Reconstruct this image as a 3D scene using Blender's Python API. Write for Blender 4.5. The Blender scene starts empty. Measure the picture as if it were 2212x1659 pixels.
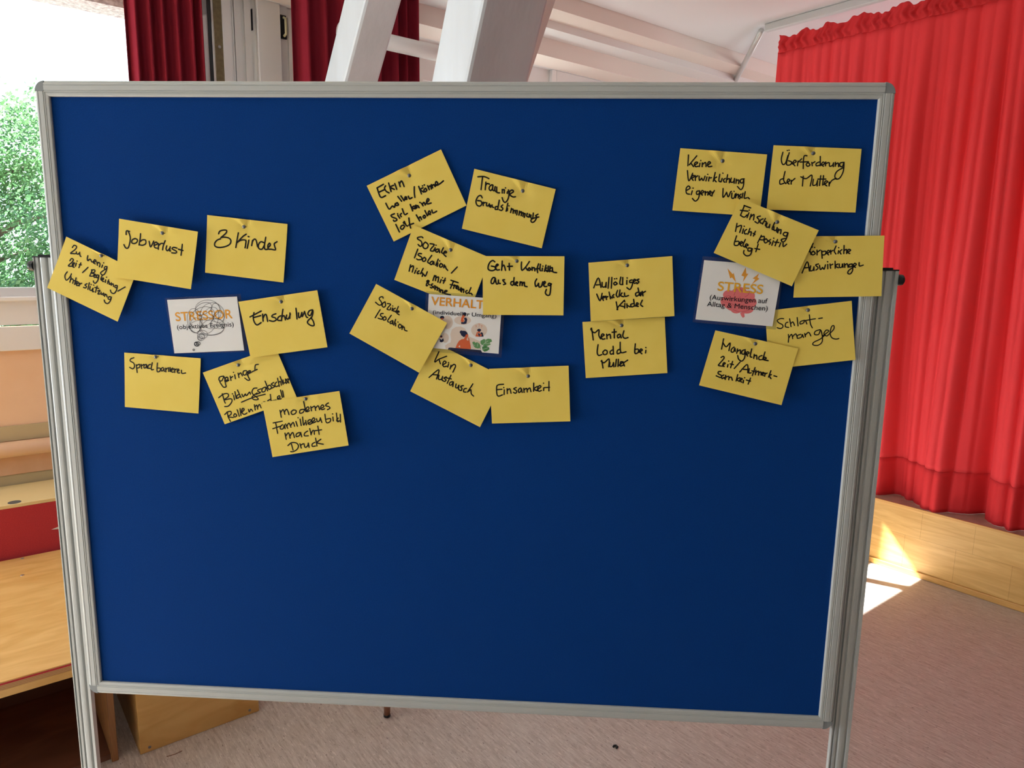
import bpy, bmesh, math, random
from mathutils import Vector, Matrix

S = bpy.context.scene
COL = S.collection
random.seed(7)

# ------------------------------------------------------------------ camera, world, sun, exposure
cam_data = bpy.data.cameras.new('camera')
cam = bpy.data.objects.new('camera', cam_data)
COL.objects.link(cam)
cam_data.sensor_width = 36.0
cam_data.lens = 1531.65 * 36.0 / 2212.0
cam_data.clip_start = 0.05
cam_data.clip_end = 200
# rows: camera right, up, back axes in the room
RT = Vector((0.99825948, 0.05691497, 0.01544983))
UP = Vector((-0.02470182, 0.16563639, 0.98587748))
BK = Vector((0.05355213, -0.98454318, 0.166754))
cam.matrix_world = Matrix(((RT.x, UP.x, BK.x, 0.18375), (RT.y, UP.y, BK.y, -1.29074), (RT.z, UP.z, BK.z, 1.56013), (0, 0, 0, 1)))
S.camera = cam

# room axes: U runs along the window wall (away to the right), V runs towards the window wall
ROT = math.atan2(0.663, 0.749)
def P(u, v, z=0.0):
    return Vector((0.749 * u - 0.663 * v, 0.663 * u + 0.749 * v, z))

world = bpy.data.worlds.new('sky')
S.world = world
world.use_nodes = True
bg = world.node_tree.nodes['Background']
bg.inputs['Color'].default_value = (0.80, 0.91, 1.0, 1)
bg.inputs['Strength'].default_value = 2.6

sun_data = bpy.data.lights.new('sun', 'SUN')
sun_data.energy = 55.0
sun_data.angle = math.radians(0.53)
sun_data.color = (1.0, 0.97, 0.93)
sun = bpy.data.objects.new('sun', sun_data)
COL.objects.link(sun)
sdir = P(0.41, -1.0, 0) + Vector((0, 0, -1.15))
sun.rotation_euler = sdir.to_track_quat('-Z', 'Y').to_euler()
sun.location = P(-4, 12, 14)

def area(name, loc, target, sx, sy, energy, color):
    d = bpy.data.lights.new(name, 'AREA')
    d.shape = 'RECTANGLE'; d.size = sx; d.size_y = sy
    d.energy = energy; d.color = color
    o = bpy.data.objects.new(name, d); COL.objects.link(o)
    o.location = loc
    o.rotation_euler = (Vector(target) - Vector(loc)).to_track_quat('-Z', 'Y').to_euler()
    return o
# fill lamps added out of view, left of the camera and behind the stage curtain
area('added_fill_left', P(-3.6, 2.2, 1.0), P(-1.5, 0.0, 0.9), 2.2, 1.2, 130, (0.86, 0.94, 1.0))
area('added_curtain_backlight', P(6.0, -0.6, 1.6), P(3.1, -0.3, 1.5), 4.5, 2.2, 78, (0.96, 0.98, 1.0))

S.view_settings.view_transform = 'Standard'
S.view_settings.look = 'None'
S.view_settings.gamma = 1.0
S.view_settings.use_curve_mapping = False
S.view_settings.exposure = 0.22
try:
    S.cycles.use_denoising = True
    S.cycles.max_bounces = 10
    S.cycles.diffuse_bounces = 5
    S.cycles.transparent_max_bounces = 16
    S.cycles.caustics_reflective = False
    S.cycles.caustics_refractive = False
    S.cycles.sample_clamp_indirect = 6.0
except Exception:
    pass

# ------------------------------------------------------------------ materials
def lin(c):
    return tuple(((x / 255.0) / 12.92 if x / 255.0 <= 0.04045 else ((x / 255.0 + 0.055) / 1.055) ** 2.4) for x in c)

def mat(name, rgb, rough=0.6, metal=0.0, noise=None, bump=None, spec=0.5, coord='Object', stretch=(1, 1, 1), rotz=0.0):
    """rgb sRGB 0-255; noise=(scale, rgb2, detail); bump=(scale, strength)"""
    m = bpy.data.materials.new(name)
    m.use_nodes = True
    nt = m.node_tree; N = nt.nodes; L = nt.links
    b = N['Principled BSDF']
    c = lin(rgb)
    b.inputs['Base Color'].default_value = (*c, 1)
    b.inputs['Roughness'].default_value = rough
    b.inputs['Metallic'].default_value = metal
    b.inputs['Specular IOR Level'].default_value = spec
    if noise or bump:
        tc = N.new('ShaderNodeTexCoord')
        mp = N.new('ShaderNodeMapping')
        mp.inputs['Scale'].default_value = stretch
        mp.inputs['Rotation'].default_value = (0, 0, rotz)
        L.new(tc.outputs[coord], mp.inputs['Vector'])
    if noise:
        n = N.new('ShaderNodeTexNoise')
        n.inputs['Scale'].default_value = noise[0]
        n.inputs['Detail'].default_value = noise[2] if len(noise) > 2 else 4
        L.new(mp.outputs['Vector'], n.inputs['Vector'])
        mx = N.new('ShaderNodeMix'); mx.data_type = 'RGBA'
        mx.inputs[6].default_value = (*c, 1); mx.inputs[7].default_value = (*lin(noise[1]), 1)
        cr = N.new('ShaderNodeMapRange')
        cr.inputs['From Min'].default_value = 0.38; cr.inputs['From Max'].default_value = 0.64
        L.new(n.outputs['Fac'], cr.inputs['Value'])
        L.new(cr.outputs['Result'], mx.inputs[0])
        L.new(mx.outputs[2], b.inputs['Base Color'])
    if bump:
        n2 = N.new('ShaderNodeTexNoise')
        n2.inputs['Scale'].default_value = bump[0]; n2.inputs['Detail'].default_value = 3
        L.new(mp.outputs['Vector'], n2.inputs['Vector'])
        bp = N.new('ShaderNodeBump'); bp.inputs['Strength'].default_value = bump[1]; bp.inputs['Distance'].default_value = 0.004
        L.new(n2.outputs['Fac'], bp.inputs['Height'])
        L.new(bp.outputs['Normal'], b.inputs['Normal'])
    return m

def translucent(m, amount, rgb):
    """mix some translucency into a cloth material"""
    nt = m.node_tree; N = nt.nodes; L = nt.links
    b = N['Principled BSDF']; out = N['Material Output']
    t = N.new('ShaderNodeBsdfTranslucent'); t.inputs['Color'].default_value = (*lin(rgb), 1)
    mx = N.new('ShaderNodeMixShader'); mx.inputs[0].default_value = amount
    L.new(b.outputs[0], mx.inputs[1]); L.new(t.outputs[0], mx.inputs[2]); L.new(mx.outputs[0], out.inputs['Surface'])
    return m

def glass_mat(name, tint=(1, 1, 1), gloss=0.06, rough=0.02):
    m = bpy.data.materials.new(name); m.use_nodes = True
    nt = m.node_tree; N = nt.nodes; L = nt.links
    N.remove(N['Principled BSDF'])
    t = N.new('ShaderNodeBsdfTransparent'); t.inputs['Color'].default_value = (*tint, 1)
    g = N.new('ShaderNodeBsdfGlossy'); g.inputs['Roughness'].default_value = rough
    mx = N.new('ShaderNodeMixShader'); mx.inputs[0].default_value = gloss
    L.new(t.outputs[0], mx.inputs[1]); L.new(g.outputs[0], mx.inputs[2])
    L.new(mx.outputs[0], N['Material Output'].inputs['Surface'])
    return m

def floor_mat():
    m = mat('marbled_linoleum', (196, 187, 184), 0.5)
    nt = m.node_tree; N = nt.nodes; L = nt.links; b = N['Principled BSDF']
    tc = N.new('ShaderNodeTexCoord')
    def noise(scale, stretch, detail=5):
        mp = N.new('ShaderNodeMapping'); mp.inputs['Scale'].default_value = stretch
        mp.inputs['Rotation'].default_value = (0, 0, math.radians(-5))
        L.new(tc.outputs['Object'], mp.inputs['Vector'])
        n = N.new('ShaderNodeTexNoise'); n.inputs['Scale'].default_value = scale; n.inputs['Detail'].default_value = detail
        n.inputs['Roughness'].default_value = 0.65
        L.new(mp.outputs['Vector'], n.inputs['Vector'])
        return n.outputs['Fac']
    def rng(s, a, c):
        r = N.new('ShaderNodeMapRange'); r.inputs['From Min'].default_value = a; r.inputs['From Max'].default_value = c
        L.new(s, r.inputs['Value']); return r.outputs['Result']
    def mix(f, a, c):
        x = N.new('ShaderNodeMix'); x.data_type = 'RGBA'
        L.new(f, x.inputs[0])
        if isinstance(a, tuple): x.inputs[6].default_value = (*lin(a), 1)
        else: L.new(a, x.inputs[6])
        x.inputs[7].default_value = (*lin(c), 1)
        return x.outputs[2]
    c1 = mix(rng(noise(1.0, (120, 13, 1)), 0.36, 0.66), (195, 185, 177), (166, 152, 143))
    c2 = mix(rng(noise(1.0, (240, 34, 1)), 0.56, 0.68), c1, (215, 205, 197))
    c3 = mix(rng(noise(1.0, (230, 62, 1), 2), 0.655, 0.70), c2, (120, 103, 98))
    L.new(c3, b.inputs['Base Color'])
    return m

def wood_mat(name, base, dark, rough=0.35, rot=(0, 0, 0), scale=(3, 26, 26)):
    m = mat(name, base, rough)
    nt = m.node_tree; N = nt.nodes; L = nt.links; b = N['Principled BSDF']
    tc = N.new('ShaderNodeTexCoord'); mp = N.new('ShaderNodeMapping')
    mp.inputs['Scale'].default_value = scale; mp.inputs['Rotation'].default_value = rot
    L.new(tc.outputs['Object'], mp.inputs['Vector'])
    n = N.new('ShaderNodeTexNoise'); n.inputs['Scale'].default_value = 1.0; n.inputs['Detail'].default_value = 6
    n.inputs['Distortion'].default_value = 1.2
    L.new(mp.outputs['Vector'], n.inputs['Vector'])
    r = N.new('ShaderNodeMapRange'); r.inputs['From Min'].default_value = 0.35; r.inputs['From Max'].default_value = 0.68
    L.new(n.outputs['Fac'], r.inputs['Value'])
    x = N.new('ShaderNodeMix'); x.data_type = 'RGBA'
    x.inputs[6].default_value = (*lin(base), 1); x.inputs[7].default_value = (*lin(dark), 1)
    L.new(r.outputs['Result'], x.inputs[0]); L.new(x.outputs[2], b.inputs['Base Color'])
    return m

def band_mat(name, a, c, axis, scale):
    m = mat(name, a, 0.5); nt = m.node_tree; N = nt.nodes; L = nt.links
    tc = N.new('ShaderNodeTexCoord'); w_ = N.new('ShaderNodeTexWave')
    w_.bands_direction = axis; w_.inputs['Scale'].default_value = scale; w_.inputs['Distortion'].default_value = 1.5
    w_.inputs['Detail'].default_value = 2; w_.inputs['Detail Scale'].default_value = 0.3
    L.new(tc.outputs['Object'], w_.inputs['Vector'])
    x = N.new('ShaderNodeMix'); x.data_type = 'RGBA'
    x.inputs[6].default_value = (*lin(a), 1); x.inputs[7].default_value = (*lin(c), 1)
    L.new(w_.outputs['Fac'], x.inputs[0]); L.new(x.outputs[2], N['Principled BSDF'].inputs['Base Color'])
    return m

def plank_mat():
    """light beech laminate boards in two staggered rows on the stage front (object x along the front, z up)"""
    m = wood_mat('beech_boards', (232, 190, 118), (212, 164, 92), 0.4, scale=(3, 3, 30))
    nt = m.node_tree; N = nt.nodes; L = nt.links; b = N['Principled BSDF']
    src = b.inputs['Base Color'].links[0].from_socket
    tc = N.new('ShaderNodeTexCoord'); sp = N.new('ShaderNodeSeparateXYZ'); cb = N.new('ShaderNodeCombineXYZ')
    L.new(tc.outputs['Object'], sp.inputs[0])
    L.new(sp.outputs['Y'], cb.inputs['X']); L.new(sp.outputs['Z'], cb.inputs['Y'])
    br = N.new('ShaderNodeTexBrick')
    br.inputs['Scale'].default_value = 1.0; br.inputs['Mortar Size'].default_value = 0.0006
    br.inputs['Brick Width'].default_value = 0.24; br.inputs['Row Height'].default_value = 0.173; br.offset = 0.7
    br.inputs['Mortar Smooth'].default_value = 0.0
    br.inputs['Color1'].default_value = (1, 1, 1, 1); br.inputs['Color2'].default_value = (0.86, 0.84, 0.8, 1)
    br.inputs['Mortar'].default_value = (0.6, 0.52, 0.42, 1)
    mp = N.new('ShaderNodeMapping'); mp.inputs['Location'].default_value = (-0.074, -0.030, 0)
    L.new(cb.outputs[0], mp.inputs['Vector']); L.new(mp.outputs[0], br.inputs['Vector'])
    x = N.new('ShaderNodeMix'); x.data_type = 'RGBA'; x.blend_type = 'MULTIPLY'; x.inputs[0].default_value = 1.0
    L.new(src, x.inputs[6]); L.new(br.outputs['Color'], x.inputs[7]); L.new(x.outputs[2], b.inputs['Base Color'])
    return m

M = {}
M['floor'] = floor_mat()
M['white'] = mat('white_paint', (228, 228, 228), 0.55, bump=(40, 0.05))
M['room_wall'] = mat('room_wall_paint', (132, 122, 110), 0.8)
M['ceiling'] = mat('ceiling_paint', (232, 235, 238), 0.8, bump=(30, 0.03))
M['beam'] = mat('white_timber_paint', (204, 212, 222), 0.45, noise=(6, (194, 201, 210), 3), bump=(55, 0.25), stretch=(1, 1, 0.25))
M['soffit'] = mat('warm_white_paint', (232, 221, 213), 0.6)
M['orange'] = mat('orange_wall_paint', (238, 200, 166), 0.8, noise=(5, (235, 193, 156), 3), bump=(30, 0.15))
M['salmon'] = mat('salmon_paint', (228, 184, 150), 0.5, noise=(9, (218, 172, 136), 3), bump=(40, 0.2))
M['rail_paint'] = mat('peach_gloss_paint', (244, 206, 172), 0.35)
M['khaki_and_shadow'] = mat('khaki_paint_and_shadow', (190, 174, 138), 0.7)  # khaki band, reused for the painted shadow line at the wall foot
M['sill'] = mat('window_plastic', (230, 228, 228), 0.35)
M['gasket'] = mat('black_rubber', (18, 20, 28), 0.5)
M['olive'] = mat('raw_olive_wood', (118, 104, 72), 0.6, noise=(60, (104, 92, 62), 3))
M['concrete'] = mat('rough_concrete', (226, 212, 214), 0.9, noise=(60, (176, 156, 160), 5), bump=(80, 0.6))
M['glass'] = glass_mat('window_glass', (0.97, 0.99, 0.985), 0.05)
M['felt'] = mat('blue_felt', (6, 62, 136), 0.95, noise=(900, (4, 49, 114), 2), bump=(1100, 0.35), spec=0.1)
M['alu'] = mat('satin_aluminium', (184, 188, 186), 0.48, 0.2)
M['cap'] = mat('grey_plastic', (132, 138, 140), 0.45)
M['black'] = mat('black_plastic', (14, 15, 20), 0.4)
M['card'] = mat('yellow_card', (240, 215, 106), 0.75, noise=(14, (237, 210, 98), 3), spec=0.25)
M['ink'] = mat('black_marker_ink', (24, 22, 20), 0.6, spec=0.2)
M['steel'] = mat('pin_steel', (150, 150, 150), 0.3, 0.8)
M['pin'] = mat('dull_pin_steel', (104, 106, 110), 0.35, 0.7)
M['paper'] = mat('white_paper', (232, 232, 230), 0.6)
M['laminate'] = glass_mat('clear_laminate', (0.95, 0.965, 0.975), 0.06, 0.25)
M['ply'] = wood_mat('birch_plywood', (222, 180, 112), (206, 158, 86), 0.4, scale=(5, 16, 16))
M['ply_edge'] = band_mat('plywood_edge', (206, 162, 104), (150, 104, 64), 'Z', 75)
M['ply_edge_v'] = band_mat('plywood_edge_upright', (182, 132, 82), (104, 64, 36), 'X', 98)
M['shade_ply'] = wood_mat('shade_toned_board', (124, 80, 62), (102, 62, 48), 0.5, scale=(3, 10, 10))  # shade inside the podium is put into this board colour
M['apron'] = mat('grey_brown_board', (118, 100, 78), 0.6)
M['cream'] = mat('cream_laminate', (226, 206, 152), 0.5)
M['carpet'] = mat('red_carpet', (190, 54, 62), 0.9, noise=(300, (176, 46, 56), 2), bump=(400, 0.3))
M['grey_hole'] = mat('grey_grommet', (84, 88, 92), 0.6)
M['beech'] = plank_mat()
M['stage_top'] = mat('stage_linoleum', (176, 152, 136), 0.5, noise=(20, (160, 136, 120), 4))
M['plinth'] = wood_mat('beech_plinth', (222, 172, 100), (200, 148, 78), 0.4, scale=(3, 3, 30))
M['red_cloth'] = translucent(mat('red_curtain_cloth', (238, 82, 88), 0.8, bump=(260, 0.08), spec=0.2), 0.3, (255, 96, 90))
M['red_hem'] = translucent(mat('red_curtain_hem', (226, 62, 66), 0.8, bump=(260, 0.08), spec=0.2), 0.18, (245, 60, 52))
M['wine_cloth'] = translucent(mat('dark_red_curtain_cloth', (138, 30, 48), 0.85, spec=0.2), 0.10, (150, 40, 80))
M['track'] = mat('curtain_track_metal', (206, 208, 206), 0.35, 0.4)
M['chair_wood'] = wood_mat('chair_wood', (150, 104, 78), (126, 84, 60), 0.4)
M['bark'] = mat('bark', (92, 76, 60), 0.9, noise=(12, (70, 58, 46), 4))
M['leaf'] = translucent(mat('leaves', (58, 98, 72), 0.6, noise=(1.6, (84, 116, 66), 3)), 0.35, (92, 140, 88))
M['grass'] = mat('gravel', (112, 116, 112), 0.9, noise=(8, (98, 104, 96), 4))
M['black_crumb'] = mat('black_crumb', (10, 10, 10), 0.7)
M['brass_grip'] = mat('ivory_grip', (196, 190, 150), 0.4)

# ------------------------------------------------------------------ mesh helpers
class MB:
    def __init__(s): s.v = []; s.f = []
    def add(s, vs, fs):
        k = len(s.v); s.v += [tuple(x) for x in vs]; s.f += [tuple(i + k for i in f) for f in fs]; return s
    def box(s, x0, x1, y0, y1, z0, z1):
        return s.add([(x, y, z) for z in (z0, z1) for y in (y0, y1) for x in (x0, x1)],
                     [(0, 2, 3, 1), (4, 5, 7, 6), (0, 1, 5, 4), (2, 6, 7, 3), (0, 4, 6, 2), (1, 3, 7, 5)])
    def prism(s, poly, axis, a, b):
        """poly in the two other axes, extruded along axis from a to b"""
        n = len(poly); vs = []
        for t in (a, b):
            for p, q in poly:
                vs.append((t, p, q) if axis == 'x' else (p, t, q) if axis == 'y' else (p, q, t))
        return s.add(vs, [tuple(range(n))[::-1], tuple(range(n, 2 * n))] + [(i, (i + 1) % n, n + (i + 1) % n, n + i) for i in range(n)])
    def tube(s, pts, r, n=12, caps=True):
        pts = [Vector(p) for p in pts]; rs = r if isinstance(r, (list, tuple)) else [r] * len(pts)
        vs = []; fs = []
        up = None
        for i, p in enumerate(pts):
            d = (pts[min(i + 1, len(pts) - 1)] - pts[max(i - 1, 0)]).normalized()
            if up is None:
                up = Vector((0, 0, 1)) if abs(d.z) < 0.9 else Vector((1, 0, 0))
            a = d.cross(up).normalized(); b = a.cross(d).normalized(); up = b
            for k in range(n):
                t = 2 * math.pi * k / n
                vs.append(p + (a * math.cos(t) + b * math.sin(t)) * rs[i])
        for i in range(len(pts) - 1):
            for k in range(n):
                fs.append((i * n + k, i * n + (k + 1) % n, (i + 1) * n + (k + 1) % n, (i + 1) * n + k))
        if caps:
            fs.append(tuple(range(n))[::-1]); fs.append(tuple((len(pts) - 1) * n + k for k in range(n)))
        return s.add(vs, fs)
    def lathe(s, prof, n=16, c=(0, 0, 0), axis='z'):
        vs = []; fs = []
        for r, h in prof:
            for k in range(n):
                t = 2 * math.pi * k / n; x, y = r * math.cos(t), r * math.sin(t)
                vs.append((c[0] + x, c[1] + y, c[2] + h) if axis == 'z' else (c[0] + x, c[1] + h, c[2] + y) if axis == 'y' else (c[0] + h, c[1] + x, c[2] + y))
        for i in range(len(prof) - 1):
            for k in range(n):
                fs.append((i * n + k, i * n + (k + 1) % n, (i + 1) * n + (k + 1) % n, (i + 1) * n + k))
        fs.append(tuple(range(n))[::-1]); fs.append(tuple((len(prof) - 1) * n + k for k in range(n)))
        return s.add(vs, fs)
    def grid(s, rows):
        n = len(rows[0]); vs = [p for r in rows for p in r]
        return s.add(vs, [(i * n + j, i * n + j + 1, (i + 1) * n + j + 1, (i + 1) * n + j) for i in range(len(rows) - 1) for j in range(n - 1)])
    def build(s, name, m, parent=None, loc=(0, 0, 0), rot=0.0, smooth=False, bevel=0.0, flat=False):
        me = bpy.data.meshes.new(name); me.from_pydata(s.v, [], s.f)
        if not flat:
            b = bmesh.new(); b.from_mesh(me); bmesh.ops.recalc_face_normals(b, faces=b.faces[:]); b.to_mesh(me); b.free()
        me.materials.append(m)
        if smooth:
            for p in me.polygons: p.use_smooth = True
        me.update()
        o = bpy.data.objects.new(name, me); COL.objects.link(o)
        if parent: o.parent = parent
        o.location = loc; o.rotation_euler = (0, 0, rot)
        if bevel:
            md = o.modifiers.new('bevel', 'BEVEL'); md.width = bevel; md.segments = 2; md.limit_method = 'ANGLE'; md.angle_limit = math.radians(50)
        return o

def tag(o, label, cat, group=None):
    o['label'] = label; o['category'] = cat
    if group: o['group'] = group
    return o
def thing(name, label, cat, loc=(0, 0, 0), rot=0.0, group=None):
    o = bpy.data.objects.new(name, None); COL.objects.link(o)
    o.location = loc; o.rotation_euler = (0, 0, rot); o.empty_display_size = 0.1
    return tag(o, label, cat, group)
def struct(o):
    o['kind'] = 'structure'; return o
def sbox(name, m, u0, u1, v0, v1, z0, z1, bevel=0.0):
    """axis-aligned box in the room's own u, v axes as a piece of the setting"""
    return struct(MB().box(0, u1 - u0, 0, v1 - v0, 0, z1 - z0).build(name, m, loc=P(u0, v0, z0), rot=ROT, bevel=bevel))

# ------------------------------------------------------------------ room shell
VW, VO, HEAD = 2.40, 2.50, 2.573
CEIL = 2.95
sbox('floor', M['floor'], -6.0, 6.2, -5.0, 2.4, -0.1, 0.0)
sbox('ceiling', M['ceiling'], -6.0, 6.2, -5.0, 1.89, CEIL, CEIL + 0.1)
sbox('wall_right', M['room_wall'], -6.0, 6.2, -5.1, -5.0, 0, CEIL)
sbox('wall_near', M['room_wall'], -6.1, -6.0, -5.0, 2.4, 0, CEIL)
sbox('wall_far', M['white'], 6.2, 6.3, -5.1, 2.5, 0, 3.1)
# window wall: openings for window_1, a tall unseen one added for its sunlight and window_3 (high)
W1 = (-2.0, 0.300, 1.40, HEAD)
W2 = (-5.3, -2.5, 0.50, HEAD)
W3 = (1.40, 2.392, 2.145, 2.535)
W5 = (1.40, 2.312, 0.95, 1.75)
w = MB()
def wb(u0, u1, z0, z1): w.box(u0, u1, VW, VO, z0, z1)
wb(-6.0, W2[0], 0, 2.75); wb(W2[1], W1[0], 0, 2.75)
wb(W2[0], W2[1], 0, W2[2]); wb(W2[0], W2[1], HEAD, 2.75)
wb(W1[0], W1[1], HEAD + 0.05, 2.75)
wb(W1[1], W3[0], 0, 2.75)
wb(W3[0], W3[1], 0, W5[2]); wb(W3[0], W3[1], W5[3], W3[2]); wb(W3[0], W3[1], W3[3], 2.75)
wb(W3[1], 6.2, 0, 2.75)
struct(w.build('wall_left', M['white'], loc=(0, 0, 0), rot=ROT))
sbox('wall_front', M['orange'], W1[0], W1[1], VW, VO, 0, 1.185)
# stepped boxing between ceiling and window wall
sbox('trim_1', M['soffit'], -6.0, 6.2, 1.89, 2.04, 2.87, 3.05)
sbox('trim_2', M['white'], -6.0, 6.2, 2.04, 2.18, 2.83, 3.05)
sbox('trim_3', M['soffit'], -6.0, 6.2, 2.18, 2.36, 2.735, 3.05)
sbox('trim_4', M['white'], -6.0, 6.2, 2.36, 2.5, 2.735, 3.05)
# concrete underside of the lintel over the left window and an unseen slab added to block its sun
sbox('trim_5', M['concrete'], W1[0], 0.245, VW - 0.03, VO + 0.02, HEAD, HEAD + 0.049)
sbox('added_sun_blocker', M['concrete'], -1.95, 0.6, VO, 3.9, 3.0, 3.12)
sbox('ground', M['grass'], -30, 30, 3.0, 60, -1.1, -1.0)

# window sill boards and lower wall under window_1
sbox('trim_6', M['sill'], W1[0], 0.30, VW - 0.035, VO, 1.384, 1.400, 0.003)
sbox('trim_7', M['sill'], W1[0], 0.30, VW - 0.012, VO, 1.288, 1.384)
sbox('trim_8', M['sill'], W1[0], 0.30, VW - 0.022, VW + 0.02, 1.185, 1.281, 0.003)
sbox('trim_9', M['khaki_and_shadow'], -2.45, 0.30, VW - 0.012, VW, 0.815, 0.876)
sbox('trim_10', M['salmon'], -2.45, 0.30, VW - 0.008, VW, 0.672, 0.757)
sbox('painted_shadow_line', M['khaki_and_shadow'], -2.45, 0.30, VW - 0.004, VW, 0.625, 0.672)  # coloured strip standing for the shadow at the foot of the wall
t = MB().tube([(0, 0, 0), (2.75, 0, 0)], 0.032, 20)
struct(t.build('trim_11', M['rail_paint'], loc=P(-2.45, VW - 0.033, 0.785), rot=ROT, smooth=True))

def frame_ring(name, u0, u1, z0, z1, v0, v1, wd, m, parent=None, sides='lrtb'):
    b = MB()
    if 'l' in sides: b.box(u0, u0 + wd, v0, v1, z0, z1)
    if 'r' in sides: b.box(u1 - wd, u1, v0, v1, z0, z1)
    if 't' in sides: b.box(u0 + (wd if 'l' in sides else 0), u1 - (wd if 'r' in sides else 0), v0, v1, z1 - wd, z1)
    if 'b' in sides: b.box(u0 + (wd if 'l' in sides else 0), u1 - (wd if 'r' in sides else 0), v0, v1, z0, z0 + wd)
    return b
def window(name, W, parts):
    root = struct(frame_ring(name, W[0], W[1], W[2], W[3], VW + 0.015, VW + 0.065, 0.035, None).build(name, M['sill'], rot=ROT))
    MB().box(W[0] + 0.035, W[1] - 0.035, VW + 0.038, VW + 0.042, W[2] + 0.035, W[3] - 0.035).build('glass_pane', M['glass'], root)
    for u in parts:
        MB().box(u - 0.03, u + 0.03, VW + 0.016, VW + 0.064, W[2] + 0.035, W[3] - 0.035).build('mullion', M['sill'], root)
    return root
# window_1: bottom rail, right stile in strips (white edge, grey, black gasket), glass
w1 = struct(MB().box(W1[0], 0.262, VW + 0.01, VW + 0.06, 1.400, 1.436).build('window_1', M['sill'], rot=ROT))
MB().box(W1[0], 0.262, VW + 0.030, VW + 0.034, 1.436, HEAD - 0.001).build('glass_pane', M['glass'], w1)
MB().box(0.250, 0.266, VW - 0.012, VW + 0.06, 1.400, HEAD + 0.14).build('stile_edge', M['sill'], w1)
MB().box(0.266, 0.293, VW + 0.000, VW + 0.06, 1.400, HEAD + 0.14).build('stile', M['sill'], w1)
MB().box(0.293, 0.307, VW - 0.008, VW - 0.001, 1.300, HEAD + 0.14).build('gasket', M['gasket'], w1)
MB().box(0.307, 0.315, VW - 0.014, VW - 0.001, 1.300, HEAD + 0.14).build('frame_lip', M['sill'], w1)
# tall window added out of view so its sun patch lights the board
window('added_window_2', W2, [-3.9])
window('window_3', W3, [2.008])
window('added_window_5', W5, [2.008])  # added behind the board so sun on the floor brightens the ceiling
# window_4: closed white casement beside it, seen between the curtains: bare sash edge, sash, panel, handle
w4 = struct(MB().box(0.507, 0.612, VW - 0.030, VW - 0.001, 1.2, 2.735).build('window_4', M['white'], rot=ROT, bevel=0.002))
MB().box(0.315, 0.350, VW - 0.020, VW - 0.001, 1.2, 2.735).build('sash_edge', M['olive'], w4)
sc = MB().lathe([(0.0, -0.0025), (0.004, -0.0022), (0.0065, -0.0005), (0.0068, 0.0)], 14, (0.334, VW - 0.020, 2.497), 'y').build('screw', M['steel'], w4)
MB().box(0.350, 0.384, VW - 0.026, VW - 0.001, 1.2, 2.735).build('sash', M['sill'], w4)
b = MB()
for a, c, d in ((0.386, 0.392, 0.02), (0.395, 0.402, 0.014), (0.405, 0.411, 0.02), (0.413, 0.437, 0.010)):
    b.box(a, c, VW - d, VW - 0.001, 1.2, 2.735)
b.build('sash_moulding', M['white'], w4)
MB().box(0.452, 0.481, VW - 0.012, VW - 0.001, 1.2, 2.735).build('lining', M['white'], w4)
MB().box(0.486, 0.489, VW - 0.016, VW - 0.001, 2.60, 2.69).build('latch_slot', M['gasket'], w4)
b = MB().box(0.612, 0.652, VW - 0.010, VW - 0.001, 1.2, 2.735).box(0.655, 0.72, VW - 0.020, VW - 0.001, 1.2, 2.69)
b.build('frame', M['white'], w4)
h = MB().box(0.614, 0.647, VW - 0.018, VW - 0.010, 2.588, 2.694).build('handle_plate', M['black'], w4, bevel=0.004)
MB().tube([(0.632, VW - 0.022, 2.600), (0.632, VW - 0.045, 2.606), (0.632, VW - 0.045, 2.672), (0.632, VW - 0.022, 2.680)], 0.006, 10).build('handle', M['brass_grip'], w4, smooth=True)
# panelled frame on the far part of the window wall
b = MB().box(2.30, 2.335, VW - 0.03, VW, 1.4, 2.735).box(2.335, 5.9, VW - 0.03, VW, 2.66, 2.735).box(3.6, 3.635, VW - 0.03, VW, 1.4, 2.66)
struct(b.build('trim_12', M['white'], rot=ROT, bevel=0.003))

# ------------------------------------------------------------------ timbers, tie rail
def timber(label, uc, a, b_, wv, wu, m):
    """leaning square post in the plane u = uc; a and b_ are (v, z) of the edge nearest the room"""
    va, za = a; vb, zb = b_
    vs = []
    for (v, z) in (a, b_):
        for du, dv in ((0, 0), (wu, 0), (wu, wv), (0, wv)):
            vs.append((uc + du, v + dv, z))
    base = P(uc, va, za)
    loc = [(x - uc, y - va, z - za) for x, y, z in vs]
    o = MB().add(loc, [(3, 2, 1, 0), (4, 5, 6, 7), (0, 1, 5, 4), (1, 2, 6, 5), (2, 3, 7, 6), (3, 0, 4, 7)]).build('timber_brace', m, loc=base, rot=ROT, bevel=0.012)
    return tag(o, label, 'beam')
T2 = timber('thick white slanted timber brace above the middle of the blue board', 0.60, (1.705, 0.0), (0.478, 2.945), 0.225, 0.235, M['beam'])
def ev(z): return -0.4167 * z
wz = [(2.12, 0.236), (2.945, 0.366)]
vs = []
for z, u in wz:
    vs += [(0.2365, ev(z) + 0.012, z), (u, ev(z) + 0.05, z), (u, ev(z) + 0.20, z), (0.2365, ev(z) + 0.20, z)]
MB().add(vs, [(3, 2, 1, 0), (4, 5, 6, 7), (0, 1, 5, 4), (1, 2, 6, 5), (2, 3, 7, 6), (3, 0, 4, 7)]).build('side_plank', M['white'], T2)
T1 = timber('thinner white slanted timber brace in front of the dark red gathered curtain', 0.60, (2.168, 1.632), (1.162, 2.945), 0.225, 0.145, M['beam'])
o = MB().tube([(0, 0, 0), (1.0, 0, 0)], 0.036, 20).build('tie_rail', M['white'], loc=P(0.748, 2.03, 2.566), rot=ROT, smooth=True)
tag(o, 'round white rail crossing the dark red curtain between the two timber braces', 'rail')

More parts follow.
